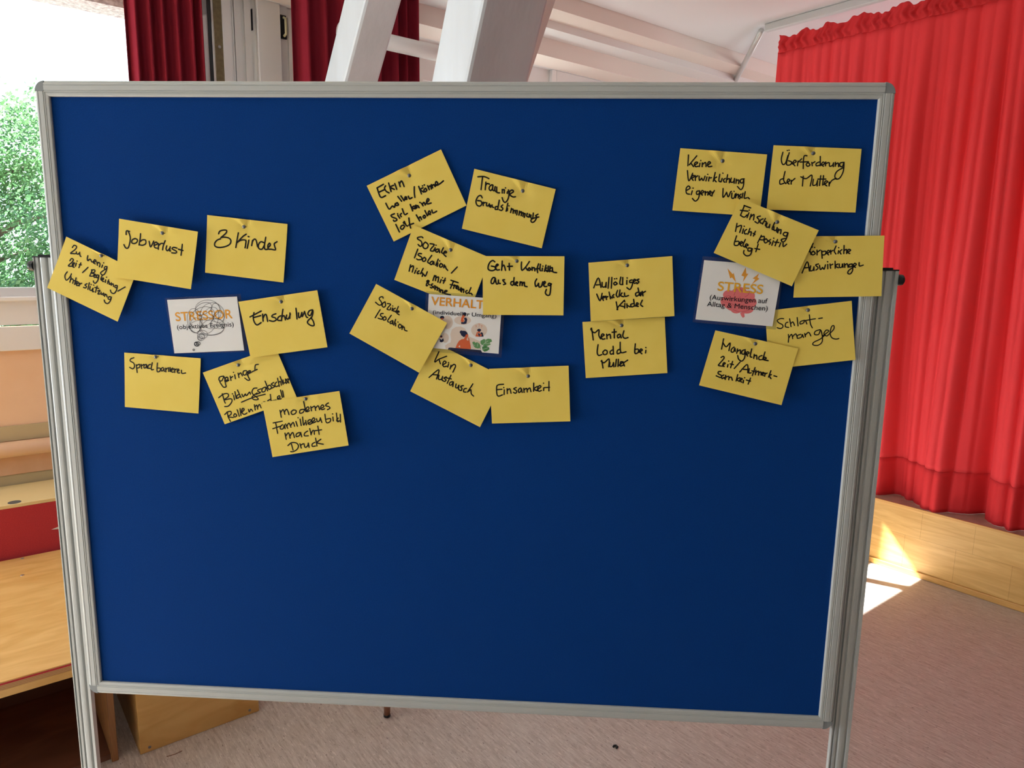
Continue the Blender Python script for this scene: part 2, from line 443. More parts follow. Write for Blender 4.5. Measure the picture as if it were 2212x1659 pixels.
# ------------------------------------------------------------------ curtains
def curtain_rows(path_top, path_bot, z0, z1, nz, amp, ease=1.3, crink=None):
    rows = []
    for i in range(nz + 1):
        f = i / nz; z = z1 + (z0 - z1) * f; e = f ** ease
        rows.append([(t[0] + (bq[0] - t[0]) * e, t[1] + (bq[1] - t[1]) * e, z + (crink(j, f) if crink else 0)) for j, (t, bq) in enumerate(zip(path_top, path_bot))])
    return rows
def thick(o, th):
    md = o.modifiers.new('cloth', 'SOLIDIFY'); md.thickness = th; md.offset = 0
    return o

# red stage curtain: local x = u offset, y = v
def pl(x, pts):
    for (a, fa), (b, fb) in zip(pts, pts[1:]):
        if a <= x <= b:
            t = (x - a) / (b - a); t = t * t * (3 - 2 * t) if True else t
            return fa + (fb - fa) * t
    return pts[0][1] if x < pts[0][0] else pts[-1][1]
hem_pts = [(-2.2, 0.04), (-1.9, -0.02), (-1.55, 0.05), (-1.2, -0.03), (-0.85, 0.05), (-0.5, -0.02), (-0.25, 0.06), (-0.10, 0.045), (-0.05, -0.03), (0.02, 0.0), (0.078, 0.06), (0.09, 0.12), (0.11, 0.145), (0.18, 0.06), (0.27, -0.035), (0.335, -0.03), (0.42, 0.05), (0.51, 0.105), (0.58, 0.01), (0.68, -0.02), (0.80, 0.05), (0.95, 0.0), (1.1, 0.05), (1.25, 0.0), (1.37, 0.03)]
VS = [-2.2 + i * (1.37 + 2.2) / 640 for i in range(641)]
def fold(v):
    def cusp(x): return 1 - 2 * abs(math.sin(x / 2)) ** 0.8
    return 0.55 * cusp(v * 52 + 1.6 * math.sin(v * 7.3)) + 0.35 * cusp(v * 103 + 2.4 * math.sin(v * 5.1) + 0.7) + 0.35 * math.sin(v * 17 + 1.0)
    return 0.6 * math.sin(v * 44 + 1.5 * math.sin(v * 7)) + 0.4 * math.sin(v * 79 + 2.2 * math.sin(v * 5.1) + 0.7) + 0.35 * math.sin(v * 17 + 1.0)
def ruffle(v):
    return 0.6 * math.sin(v * 210 + 2 * math.sin(v * 23)) + 0.5 * math.sin(v * 133 + 1.0)
curtain = thing('stage_curtain', 'bright red stage curtain hanging from the ceiling track above the wooden stage edge', 'curtain', P(3.14, 0, 0.3575), ROT)
ZT, ZH, ZB, ZS = 2.86, 2.775, 0.354, 0.565
def cur_pt(v, z):
    f = (ZH - z) / (ZH - ZB)
    vv = v + 0.02 * math.sin(v * 9 + f * 2.0) * f
    x = (0.012 + 0.034 * min(1, f * 4)) * fold(vv) * (1 - 0.5 * f) + pl(v, hem_pts) * max(0.0, f) ** 1.2 * 0.95
    return (x, v, z - 0.358)
rows = []
for i in range(61):
    z = ZH + (ZS - ZH) * i / 60
    rows.append([cur_pt(v, z) for v in VS])
thick(MB().grid(rows).build('curtain_body', M['red_cloth'], curtain, smooth=True), 0.0015)
rows = []
for i in range(9):
    z = ZS + 0.004 + (ZB - ZS) * i / 8
    rows.append([(lambda p: (p[0] - 0.0022, p[1], max(0.0004, p[2])))(cur_pt(v, z)) for v in VS])
thick(MB().grid(rows).build('curtain_hem', M['red_hem'], curtain, smooth=True), 0.002)
rows = []
for i in range(13):
    f = i / 12; z = ZT + (ZH - 0.004 - ZT) * f
    k = math.sin(math.pi * min(1, max(0, f * 1.0)))
    rows.append([(0.012 * fold(v) * f + (0.004 + 0.010 * k) * ruffle(v + 0.01 * math.sin(f * 9)) - 0.004, v, z - 0.358 + (0.012 * math.sin(v * 37 + math.sin(v * 11)) + 0.006 * ruffle(v * 0.7)) * (1 - f)) for v in VS])
thick(MB().grid(rows).build('gathered_heading', M['red_hem'], curtain, smooth=True), 0.0015)
# ceiling track and brace
o = MB().box(-0.018, 0.018, -3.6, 1.463, -0.040, 0.0).build('curtain_track', M['track'], loc=P(3.14, 0, 2.948), rot=ROT, bevel=0.003)
tag(o, 'white metal curtain track on the ceiling carrying the red stage curtain', 'curtain track')
brace = MB().tube([P(3.15, 1.50, 2.925), P(3.72, 2.06, 2.84)], 0.017, 14)
o = brace.build('track_brace', M['track'], smooth=True)
tag(o, 'slim metal rod slanting from the end of the ceiling curtain track', 'rod')

def wall_curtain(label, u0, u1, v, z0, z1, n, amp, m, spread=0.0, seed=1, group=None):
    rnd = random.Random(seed)
    ws = [0.7 + rnd.random() for _ in range(n)]
    tot = sum(ws); edges = [0]
    for q in ws: edges.append(edges[-1] + q / tot)
    K = 14
    top, bot = [], []
    uc = u1 - 0.05
    for i in range(n):
        for k in range(K):
            t = edges[i] + (edges[i + 1] - edges[i]) * k / K
            y = amp * (math.sin(2 * math.pi * k / K) + 0.35 * math.sin(4 * math.pi * k / K + 0.6))
            ub = u0 + (u1 - u0) * t
            ut = ub + spread * (uc - ub)
            top.append((ut, y * 0.8)); bot.append((ub, y))
    rows = curtain_rows(top, bot, z0, z1, 24, amp, 1.0)
    base = P((u0 + u1) / 2, v, z0)
    rows = [[(x - (u0 + u1) / 2, y, z - z0) for x, y, z in r] for r in rows]
    o = thick(MB().grid(rows).build('window_curtain', m, loc=base, rot=ROT, smooth=True), 0.002)
    return tag(o, label, 'curtain')
wall_curtain('dark red pleated curtain at the right edge of the bright left window', -0.060, 0.236, 2.28, 1.30, 2.78, 6, 0.028, M['wine_cloth'], 0.0, 3)
wall_curtain('dark red gathered curtain behind the slanted white timber braces', 0.572, 1.208, 2.128, 2.08, 2.828, 8, 0.028, M['wine_cloth'], 0.0, 5)

# ------------------------------------------------------------------ stage
stage = thing('stage', 'low wooden stage with beech board front under the red curtain', 'stage', P(3.075, 0, 0), ROT)
MB().box(0.0, 0.02, -4.9, 2.35, 0.0, 0.350).build('front_panel', M['beech'], stage)
MB().box(-0.012, 0.0, -4.9, 2.35, 0.0, 0.030).build('plinth', M['plinth'], stage, bevel=0.003)
MB().box(0.002, 3.1, -4.9, 2.35, 0.350, 0.357).build('stage_top', M['stage_top'], stage)
MB().box(-0.004, 0.004, -4.9, 2.35, 0.346, 0.358).build('edge_trim', M['plinth'], stage)

# ------------------------------------------------------------------ wooden boxes at the left
def screw(parent, x, y, z, axis='z', r=0.0065):
    s = -1 if axis == 'y' else 1
    return MB().lathe([(0.0005, 0.0), (r, 0.0), (r * 0.95, s * 0.0008), (r * 0.35, s * 0.0014), (r * 0.3, s * 0.0006), (0.0002, s * 0.0006)], 12, (x, y, z), axis).build('screw', M['steel'], parent)
pod = thing('podium_box', 'open fronted plywood podium box with plywood top at the left edge', 'podium', P(-0.430, 1.238, 0), ROT)
X0 = -2.6
MB().box(-0.019, 0.0, 0.0, 0.85, 0.0, 0.375).build('end_panel', M['ply_edge_v'], pod, bevel=0.002)
MB().box(X0, -0.019, 0.5, 0.518, 0.0, 0.375).build('back_panel', M['shade_ply'], pod)
MB().box(X0, -0.019, 0.02, 0.5, 0.0, 0.018).build('bottom_panel', M['shade_ply'], pod)
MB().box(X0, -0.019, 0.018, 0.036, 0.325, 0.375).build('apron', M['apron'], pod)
MB().box(X0, 0.012, -0.098, 0.85, 0.375, 0.397).build('lower_board', M['ply'], pod, bevel=0.001)
MB().box(X0, 0.012, -0.098, 0.85, 0.397, 0.412).build('upper_board', M['ply_edge'], pod, bevel=0.001)
MB().box(X0, 0.012, -0.098, 0.85, 0.412, 0.417).build('carpet_layer', M['carpet'], pod)
MB().box(X0, 0.010, -0.097, 0.85, 0.417, 0.421).build('top_panel', M['ply'], pod)
for du, dv in ((-0.158, 0.836), (-0.171, 0.660)):
    screw(pod, du, dv, 0.421)
bench = thing('carpeted_step', 'red carpeted step with a cream top behind the plywood podium', 'step', P(-0.2, 2.10, 0), ROT)
MB().box(-2.4, 0.0, 0.012, 0.28, 0.0, 0.617).build('step_body', M['ply'], bench)
MB().box(-2.4, 0.0, 0.0, 0.012, 0.39, 0.617).build('carpet_riser', M['carpet'], bench)
MB().box(-2.4, 0.0, 0.001, 0.285, 0.617, 0.630).build('step_top', M['cream'], bench, bevel=0.001)
MB().lathe([(0.0005, 0.0006), (0.022, 0.0006), (0.022, 0.0), (0.0005, 0.0)], 24, (-0.392, 0.030, 0.630)).build('cable_hole', M['grey_hole'], bench)
MB().prism([(-0.285, 0.505), (-0.245, 0.500), (-0.245, 0.516)], 'y', -0.0008, 0.0).build('paper_scrap', M['paper'], bench)
bx = thing('plywood_box', 'closed plywood box standing on the floor below the blue board', 'box', P(-0.372, 1.223, 0), ROT)
MB().box(0.0, 0.377, 0.0, 0.018, 0.0, 0.372).build('front_panel', M['ply'], bx, bevel=0.002)
MB().box(0.0, 0.018, 0.018, 0.85, 0.0, 0.372).build('side_panel', M['ply'], bx)
MB().box(0.359, 0.377, 0.018, 0.85, 0.0, 0.372).build('side_panel', M['ply'], bx)
MB().box(0.018, 0.359, 0.832, 0.85, 0.0, 0.372).build('back_panel', M['ply'], bx)
MB().box(0.0, 0.377, 0.0, 0.85, 0.372, 0.385).build('top_panel', M['ply'], bx)
screw(bx, 0.028, -0.0002, 0.016, 'y', 0.005); screw(bx, 0.345, -0.0002, 0.016, 'y', 0.005)

# wooden chair mostly hidden behind the board; one tapered leg with a rubber tip shows under the frame
ch = thing('wooden_chair', 'wooden chair hidden behind the board, one leg with a black tip showing below the frame', 'chair', (-0.20, 1.30, 0), math.radians(30))
lp = [Vector((-0.354, 0.923)), ]
ca, sa = math.cos(math.radians(30)), math.sin(math.radians(30))
d = Vector((-0.354 + 0.20, 0.923 - 1.30)); fx, fy = d.x * ca + d.y * sa, -d.x * sa + d.y * ca
legs = [(fx, fy), (fx + 0.40, fy), (fx + 0.02, fy + 0.37), (fx + 0.38, fy + 0.37)]
for i, (x, y) in enumerate(legs):
    back = i > 1
    lg = MB().tube([(x, y, 0.010), (x * 0.97, y, 0.43 if not back else 0.80)], [0.011, 0.017], 12).build('leg', M['chair_wood'], ch, smooth=True)
    MB().lathe([(0.008, 0.0), (0.0125, 0.003), (0.0125, 0.010), (0.010, 0.011)], 12, (x, y, 0)).build('rubber_tip', M['black'], lg, smooth=False)
cx, cy = fx + 0.2, fy + 0.185
MB().box(cx - 0.21, cx + 0.21, cy - 0.21, cy + 0.20, 0.43, 0.452).build('seat', M['chair_wood'], ch, bevel=0.008)
MB().box(cx - 0.19, cx + 0.19, cy + 0.17, cy + 0.19, 0.66, 0.80).build('backrest', M['chair_wood'], ch, bevel=0.006)

o = MB().tube([(0, 0, 0.0035), (0.003, 0.006, 0.004), (0.010, 0.008, 0.0035), (0.014, 0.002, 0.003), (0.010, -0.004, 0.003)], [0.003, 0.0035, 0.0035, 0.0035, 0.003], 8).build('black_crumb', M['black_crumb'], loc=(0.420, 0.821, 0.0), smooth=True)
tag(o, 'tiny black crumb lying on the floor in front of the right board leg', 'crumb')
o = MB().tube([(0, 0, 0.0010), (0.02, 0.012, 0.0012), (0.035, 0.03, 0.0010)], 0.0011, 6).build('straw_bit', M['chair_wood'], loc=(-1.003, 0.668, 0.0), smooth=True)
tag(o, 'thin brown splinter on the floor beside the plywood box', 'splinter')

# ------------------------------------------------------------------ tree outside
tree = thing('tree', 'leafy green tree outside the left window', 'tree', P(-0.6, 9.6, -1.0), ROT)
tb = MB().tube([(0, 0, 0), (0.05, 0.02, 1.2), (-0.05, 0, 2.4), (0.05, 0.05, 3.6)], [0.16, 0.13, 0.10, 0.05], 12)
for a in range(9):
    t = a * 2.4; h = 1.4 + 0.22 * a
    tb.tube([(0, 0, h), (0.7 * math.cos(t), 0.7 * math.sin(t), h + 0.45), (1.35 * math.cos(t), 1.35 * math.sin(t), h + 0.6)], [0.05, 0.03, 0.012], 7)
tb.build('trunk', M['bark'], tree, smooth=True)
rnd = random.Random(11)
lf = MB()
clumps = []
for i in range(190):
    a = rnd.uniform(0, 2 * math.pi); ph = math.acos(rnd.uniform(-1, 1)); rr = rnd.uniform(0.45, 1.0)
    clumps.append((2.2 * rr * math.sin(ph) * math.cos(a), 1.7 * rr * math.sin(ph) * math.sin(a), 2.55 + 1.95 * rr * math.cos(ph), rnd.uniform(0.22, 0.42)))
for cx_, cy_, cz_, cr in clumps:
    for k in range(330):
        x = cx_ + rnd.gauss(0, cr * 0.55); y = cy_ + rnd.gauss(0, cr * 0.55); z = cz_ + rnd.gauss(0, cr * 0.5)
        s_ = rnd.uniform(0.020, 0.038)
        n_ = Vector((rnd.gauss(0, 1), rnd.gauss(0, 1), rnd.gauss(0.5, 1))).normalized()
        a_ = n_.orthogonal().normalized(); b_ = n_.cross(a_)
        a_, b_ = a_ * s_, b_ * s_ * 0.55
        c_ = Vector((x, y, z))
        lf.add([c_ - a_, c_ - a_ * 0.2 + b_, c_ + a_, c_ - a_ * 0.2 - b_], [(0, 1, 2, 3)])
fo = lf.build('foliage', M['leaf'], tree, flat=True)

# ------------------------------------------------------------------ pinboard on two posts
FW = 0.027
X1, Z0, Z1 = 0.723, 0.700, 1.843
board = thing('pinboard', 'large blue felt pinboard in an aluminium frame on two posts', 'pinboard', (0, 0, 0))
MB().box(-X1 - 0.004, X1 + 0.004, 0.0, 0.012, Z0 - 0.004, Z1 + 0.004).build('felt_panel', M['felt'], board)
MB().box(-X1 - 0.004, X1 + 0.004, 0.0125, 0.016, Z0 - 0.004, Z1 + 0.004).build('back_sheet', M['cap'], board)
# frame rails: profile (distance from inner edge, forward) in mm
PROF = [(0, -18), (0, 2.6), (0.6, 4.2), (1.8, 5.0), (5.6, 5.4), (6.2, 4.5), (7.2, 4.5), (7.8, 5.5), (8.8, 5.5), (9.4, 4.6), (10.2, 4.6), (10.8, 5.6), (18.5, 5.7), (19.0, 4.8), (20.0, 4.8), (20.6, 5.5), (22.4, 5.3), (22.8, 4.5), (23.6, 4.4), (25.6, 3.2), (27, 0.6), (27, -18)]
CC = 8.8
def rail(p0, d, o_, length):
    """p0 inner corner start, d direction along the rail, o_ outward direction (x,z)"""
    vs = []
    for end in (0, 1):
        for e, fwd in PROF:
            ee = min(e, CC) / 1000.0
            s_ = -ee if end == 0 else length + ee
            x = p0[0] + d[0] * s_ + o_[0] * e / 1000.0; z = p0[1] + d[1] * s_ + o_[1] * e / 1000.0
            vs.append((x, -fwd / 1000.0, z))
    n = len(PROF)
    fs = [(i, i + 1, n + i + 1, n + i) for i in range(n - 1)] + [(n - 1, 0, n, 2 * n - 1)]
    fs += [tuple(range(n)), tuple(range(n, 2 * n))]
    return MB().add(vs, fs).build('frame_rail', M['alu'], board)
rail((-X1, Z1), (1, 0), (0, 1), 2 * X1)
rail((-X1, Z0), (1, 0), (0, -1), 2 * X1)
rail((-X1, Z0), (0, 1), (-1, 0), Z1 - Z0)
rail((X1, Z0), (0, 1), (1, 0), Z1 - Z0)
for sx, zc, sz in ((-1, Z1, 1), (1, Z1, 1), (-1, Z0, -1), (1, Z0, -1)):
    x0 = sx * (X1 + (CC + 0.35) / 1000); z0 = zc + sz * (CC + 0.35) / 1000; r = 0.0180
    ring = []
    for yy, rr in ((0.018, r), (-0.0030, r), (-0.0048, r - 0.0016)):
        ring.append([(x0, yy, z0)] + [(x0 + sx * rr * math.cos(t), yy, z0 + sz * rr * math.sin(t)) for t in [math.pi / 2 * k / 12 for k in range(13)]])
    n = 14; m_ = MB(); vs = [p for r_ in ring for p in r_]
    fs = [tuple(range(n)), tuple(2 * n + k for k in range(n))]
    for a in (0, 1):
        fs += [(a * n + k, a * n + (k + 1) % n, (a + 1) * n + (k + 1) % n, (a + 1) * n + k) for k in range(n)]
    m_.add(vs, fs).build('corner_cap', M['cap'], board)
# posts
PP = [(-18, 0), (-12.4, 0), (-11.6, 4.4), (-9.2, 4.6), (-7.8, 1.4), (-6, 0.4), (-2.5, 0), (1.5, 0), (3.6, 0.6), (4.8, 3.2), (6.6, 3.2), (7.8, 0.6), (12.4, 0.3), (13.0, 4.6), (15.6, 4.6), (16.2, 0.8), (18, 0.8), (18, 11), (-18, 11)]
for sx in (-1, 1):
    poly = [(-sx * a / 1000 * -1 if sx < 0 else -a / 1000, b_ / 1000) for a, b_ in PP]
    post = MB().prism(poly, 'z', 0.035, 1.5586 if sx < 0 else 1.5590).build('post', M['alu'], board, loc=(sx * 0.7713, 0.0035, 0))
    MB().box(-0.0182, 0.0182, -0.0003, 0.0113, 1.5586, 1.5610).box(-0.009 if sx < 0 else -0.0182, 0.0182 if sx < 0 else 0.009, 0.003, 0.011, 1.5610, 1.5640).build('post_cap', M['black'], post)
    kn = MB().lathe([(0.0098, 0.0), (0.0098, 0.006), (0.0092, 0.0095), (0.006, 0.012), (0.002, 0.0128)], 18, (0, 0, 0), 'x')
    if sx < 0: kn.v = [(-x, y, z) for x, y, z in kn.v]
    kn.build('clamp_knob', M['black'], post, loc=(sx * 0.018, 0.0058, 1.543), smooth=False)
    MB().box(-0.03, 0.03, -0.27, 0.30, 0.0, 0.035).build('foot', M['alu'], post, bevel=0.006)

# ------------------------------------------------------------------ cards, handwriting, pins
CARDS = [
 ('zuwenig', 'yellow card reading Zu wenig Zeit / Begleitung, overlapping the left frame rail', (-668.4,1520.3), [(-43.5, 76.9), (85.8, 17.3), (44.1, -77.4), (-86.5, -16.9)], (25.5,43.4), 6.5, 4.0, 3.12,
  '-335,574 -298,615 -254,594 -280,543 -378,471 -338,465 -295,461 -265,471;-266,496 -263,462 -231,458 -202,490;-207,483 -200,428 -184,412;-53,430 -68,375 -58,339 -23,365 -2,356 12,319 42,325 71,361;52,311 89,330 84,354 54,340 44,302 78,282;110,316 115,258;115,289 145,310 165,283 153,231;213,263 195,219;231,305 234,302;297,237 261,236 241,202 272,188 297,227 277,161 235,94 191,84 168,121 219,160 272,191;-401,332 -368,371 -333,358 -352,316 -422,257 -431,235 -374,233 -336,245;-357,258 -319,278 -324,299 -355,275 -357,227 -325,214;-282,290 -301,235;-264,331 -261,327;-194,298 -238,208;-226,266 -186,261;-64,218 -174,119;10,164 -42,59;-4,170 61,171 51,130 -1,113 48,100 23,60 -35,57;33,58 68,75 62,96 39,81 40,40 72,38;132,73 97,82 84,41 111,27 132,69 111,-7 63,-70 27,-57 23,-29;198,77 163,8 182,-20;186,-6 221,8 208,29 185,8 196,-33 222,-36;256,-5 245,-53;274,44 277,41;314,-4 286,-73;294,-32 318,-38;322,-48 321,-89 348,-75;360,-58 356,-107;361,-93 394,-78 397,-127;471,-109 435,-105 425,-140 458,-147 472,-115 450,-195 402,-252 352,-239 334,-195;621,-130 477,-209;-463,129 -507,73 -512,17 -491,-24 -453,-3 -407,53 -386,95;-395,33 -426,-58;-411,-16 -377,1 -358,-26 -373,-78;-303,21 -339,-101;-347,-29 -290,-44;-304,-90 -264,-76 -276,-52 -307,-72 -301,-118 -265,-117;-239,-75 -254,-127;-244,-96 -201,-75;-101,-83 -143,-106 -114,-133 -134,-161 -172,-151;-57,-65 -92,-187;-44,-134 -56,-190 -24,-204 7,-164;6,-168 -6,-224 20,-226;-26,-95 -24,-98;23,-106 26,-108;87,-125 48,-240;41,-150 112,-166;94,-213 138,-201 94,-267 136,-266;157,-235 161,-277 199,-253;199,-248 196,-293;227,-265 220,-311;225,-285 252,-275 266,-321;348,-322 303,-316 282,-354 320,-365 345,-329 321,-392 270,-442 221,-422 208,-378'),
 ('job', 'yellow card reading Jobverlust', (-541.5,1567.6), [(-65.5, 62.9), (80.4, 41.7), (62.2, -62.1), (-77.1, -42.5)], (18.3,38.1), 9.5, 3.0, 3.42,
  '-543,348 -531,413 -475,405;-497,402 -469,295 -493,173 -527,105 -569,111 -597,165;-378,280 -430,257 -448,207 -407,188 -355,209 -337,256 -378,280;-272,367 -287,270 -313,164;-308,169 -245,160 -186,191 -185,251 -238,257 -285,230;-119,232 -98,131 -34,236;-32,159 33,187 14,220 -27,193 -21,125 35,110;55,194 45,92;52,153 97,194 140,198;179,247 140,155 125,84;208,156 190,101 216,68 262,116;271,140 256,68 273,65;396,118 334,130 304,103 379,63 369,29 292,32;500,187 466,-10;423,98 507,76'),
 ('kinder', 'yellow card reading 3 Kinder', (-376.4,1580.2), [(-69.3, 59.2), (78.9, 45.0), (68.3, -59.9), (-77.9, -44.3)], (1.8,38.8), 2.0, 3.5, 3.58,
  '-497,261 -474,306 -408,327 -346,322 -361,274 -455,195;-459,195 -402,202 -315,189 -274,146 -296,78 -386,32 -500,15 -572,38 -577,92 -530,146 -466,171;-130,283 -153,181 -187,19;13,261 -52,216 -154,112;-150,119 -80,153 1,150 -3,76 -15,16;60,154 45,88 25,7;48,220 64,215;130,155 109,57;121,125 164,174 197,150 218,40;336,116 280,128 234,67 244,7 299,-4 339,57;377,210 345,45 362,-6 412,-2;410,22 458,70 444,106 412,67 418,4 474,-2;474,-2 551,-10 533,65 534,101 585,134'),
 ('einl', 'yellow card reading Einschulung, beside the STRESSOR sign', (-310.6,1443.9), [(-83.2, 39.9), (65.3, 63.6), (82.1, -40.5), (-64.1, -63.1)], (0.1,41.9), 5.5, 3.5, 3.67,
  '-410,237 -510,184 -626,123;-547,205 -566,117 -547,29 -497,-22 -420,24;-555,114 -422,152;-387,179 -381,51;-379,106 -346,168 -316,165 -296,48;-135,191 -196,168 -212,135 -153,117 -132,81 -186,51 -260,64;-47,156 -93,126 -103,74 -55,68;-2,274 -36,65;-30,127 13,160 31,128 40,84;66,173 59,121 93,100 137,189;131,211 123,112;245,300 260,103;291,214 293,133 326,146 354,225;354,215 359,146 404,238;404,245 433,151 460,134;554,277 494,257 466,198 513,174 561,270 542,153 473,86 456,37 515,-9 577,-7 562,73 519,131'),
 ('sprach', 'yellow card reading Sprachbarrieren', (-551.0,1327.5), [(-70.3, 56.4), (77.6, 48.7), (68.2, -57.0), (-75.5, -48.1)], (-4.5,50.5), 2.0, 3.0, 3.04,
  '-521,471 -583,446 -595,405 -532,367 -521,303 -557,257 -615,285;-485,336 -475,189;-478,323 -419,346 -423,289 -479,272;-387,346 -384,266;-380,319 -333,348;-288,349 -331,327 -334,279 -298,289 -281,341 -274,274;-207,351 -249,329 -258,277 -217,275;-172,383 -197,255 -153,253;-74,378 -85,221 -31,227 -21,280 -73,282;34,297 0,275 5,228 42,252 50,288 56,221;85,285 85,213;88,257 120,286;143,295 143,223;173,300 171,223;193,248 235,265 221,289 195,264 199,216 235,214;260,277 259,206;262,250 296,274;311,227 343,252 329,275 310,246 316,203 353,201;389,253 397,194 470,203'),
 ('gering', 'yellow card reading geringer Bildungsabschluss Rollenmodell, partly covered by its neighbours', (-380.8,1326.4), [(-90.3, 22.7), (51.5, 74.6), (90.6, -21.9), (-51.9, -75.4)], (-17.0,40.1), 2.0, 3.0, 3.09,
  '-503,171 -581,150 -593,89 -540,82 -492,160 -472,20 -461,-28 -511,-41 -553,10 -581,62;-488,80 -422,109 -436,154 -474,124 -461,68 -403,94;-375,174 -363,91;-369,138 -327,167;-288,200 -276,126;-310,248 -307,244;-222,234 -207,151;-212,199 -173,240 -140,185;-58,285 -115,273 -123,212 -78,205 -40,273 -28,175 1,120 -35,103 -94,144;-49,203 22,279 -14,279 -25,235 4,239 70,276;106,302 119,393 176,410;70,276 152,314;-542,-167 -509,-303 -491,-346;-616,-245 -518,-174 -436,-164 -431,-220 -507,-282 -376,-259 -363,-316 -432,-398 -506,-412;-324,-193 -309,-277;-347,-162 -344,-165;-296,-120 -275,-252;-209,-166 -259,-195 -254,-248 -200,-211;-246,-87 -180,-233;-161,-165 -139,-213 -96,-159;-96,-159 -70,-190 -13,-121 4,-161;136,-40 71,-50 36,-112 53,-160 112,-206 154,-253 77,-264 30,-228 65,-179 135,-133;216,-51 150,-80 160,-109 200,-124 114,-161;298,-17 240,-46 230,-107 286,-97 314,-21 338,-88;295,95 361,-55 414,-22 383,22 339,-3;463,75 413,42 448,19 479,0 426,-33;519,85 485,44 500,-4 544,13;538,157 567,3;554,74 592,99 608,28;588,190 641,45;641,127 655,69 691,81;690,148 696,81;738,151 700,126 731,98 703,62;762,154 740,114 754,71;-176,-319 47,-224 292,-153;-463,-513 -443,-610 -404,-693;-510,-566 -455,-516 -389,-503 -389,-559 -451,-605 -343,-618;-309,-541 -336,-577 -313,-609 -275,-573 -309,-541;-265,-467 -227,-591;-207,-441 -194,-574;-191,-525 -127,-463 -155,-435 -178,-508 -131,-552 -73,-521;-45,-453 -28,-504 4,-446 38,-486;73,-360 88,-460;84,-404 121,-367 137,-443;139,-402 174,-350 203,-417;228,-327 265,-299 305,-309;389,-154 402,-298;385,-247 335,-276;408,-282 501,-256;523,-231 572,-210 565,-174 527,-199 538,-247 598,-229;589,-66 620,-204;627,-77 645,-196'),
 ('modern', 'yellow card reading modernes Familienbild macht Druck, lowest card on the board', (-275.2,1256.3), [(-82.7, 39.5), (66.1, 64.9), (82.1, -38.5), (-65.5, -65.9)], (4.5,49.8), 5.5, 3.5, 3.13,
  '-485,251 -464,117;-478,197 -424,266 -394,176;-404,213 -354,274 -314,172;-230,264 -272,223 -247,176 -185,205 -177,255 -230,264;-15,283 -93,268 -105,207 -44,222 -4,290;-30,430 10,244;10,237 72,297 53,330 18,295 32,238 80,259;107,340 120,258;112,311 176,349;187,342 200,267;202,313 250,358 278,282;292,303 360,344 334,377 300,336 318,286 375,305;448,416 408,392 396,361 453,347 475,317 425,286;-623,4 -446,43;-576,12 -543,-193;-634,-107 -484,-55;-442,-25 -484,-62 -486,-107 -432,-99 -409,-26 -396,-100;-385,-9 -344,-92;-360,-49 -317,10 -283,-70;-281,-29 -236,26 -212,-48;-185,44 -158,-46;-142,119 -139,116;-102,93 -84,-31;-54,135 -39,-20 -11,26;4,69 17,-14;45,7 111,59 92,89 47,57 69,-3 130,23;124,36 179,87 160,125 125,83 137,26 200,52;213,109 231,55 272,74 287,128;287,128 314,41;376,200 401,44 472,62 480,120 402,104;528,151 535,75;523,211 525,209;596,227 613,86 639,80;631,134 600,99 619,64 666,88;670,208 672,58;-402,-186 -379,-304;-388,-243 -331,-177 -304,-281;-302,-233 -250,-168 -220,-265;-125,-164 -180,-196 -182,-247 -120,-221 -104,-160 -78,-247;40,-132 -17,-171 -26,-225 51,-223;79,-84 105,-201;99,-198 135,-123 161,-125 166,-192;235,-32 260,-190;179,-122 307,-100;-281,-393 -252,-508;-350,-425 -278,-366 -186,-370 -145,-423 -174,-492 -243,-536 -300,-540;-116,-381 -92,-465;-104,-411 -55,-380;-38,-379 -17,-449 31,-418 46,-363;46,-363 60,-447;174,-346 124,-377 122,-425 183,-416;188,-264 213,-415;291,-281 215,-351 335,-377'),
 ('eltern', 'yellow card with four lines ending in holen, tilted upward to the right', (-61.1,1677.2), [(-90.1, 16.4), (43.4, 79.7), (89.0, -15.8), (-42.3, -80.4)], (-11.7,33.8), 2.0, 1.5, 3.80,
  '-598,193 -715,129;-713,129 -673,7 -635,-35 -562,-3;-689,52 -581,101;-560,167 -580,125 -548,72 -499,46;-504,215 -462,71;-416,177 -477,145 -404,108;-394,206 -360,109;-322,233 -298,157;-311,199 -272,254 -227,158;-559,-136 -499,-236 -443,-182 -404,-203 -390,-141;-351,-123 -387,-144 -371,-171 -330,-160 -351,-123;-341,-16 -274,-97;-286,-5 -229,-86;-229,-76 -181,-33 -209,-20 -212,-63 -176,-59;-153,-9 -129,-53 -85,-32;-44,156 -45,56 -35,-26;35,162 84,34;112,140 62,108 125,66;156,132 128,98 150,71 180,100 156,132;101,173 103,171;134,190 137,187;195,174 224,109;213,151 244,175 263,120;261,196 285,141;277,175 304,196 329,163;334,173 376,216 348,249 334,205 365,186 420,216 477,261;-406,-316 -467,-343 -445,-375 -379,-398 -363,-428 -407,-447 -426,-429;-345,-342 -310,-392;-350,-315 -348,-317;-278,-309 -300,-333 -282,-365;-264,-229 -221,-326 -173,-308;-119,-152 -76,-261;-53,-178 -94,-213 -20,-223;-42,-223 -3,-178 -25,-167 -34,-217 2,-206;17,-169 41,-206;56,-113 58,-115;83,-129 113,-173;99,-147 129,-112 151,-157;155,-141 218,-71 194,-48 174,-101 193,-138 256,-122;-382,-503 -318,-634;-236,-512 -280,-526 -297,-567 -259,-585 -223,-534;-246,-469 -233,-482;-230,-448 -197,-512 -167,-528;-146,-388 -135,-479 -114,-561;-147,-511 -61,-480;-10,-333 50,-436;37,-388 62,-364 84,-409;134,-336 109,-363 137,-386 156,-357 134,-336;145,-256 189,-343;195,-332 245,-292 220,-260 204,-305 244,-321;270,-244 289,-294 355,-264'),
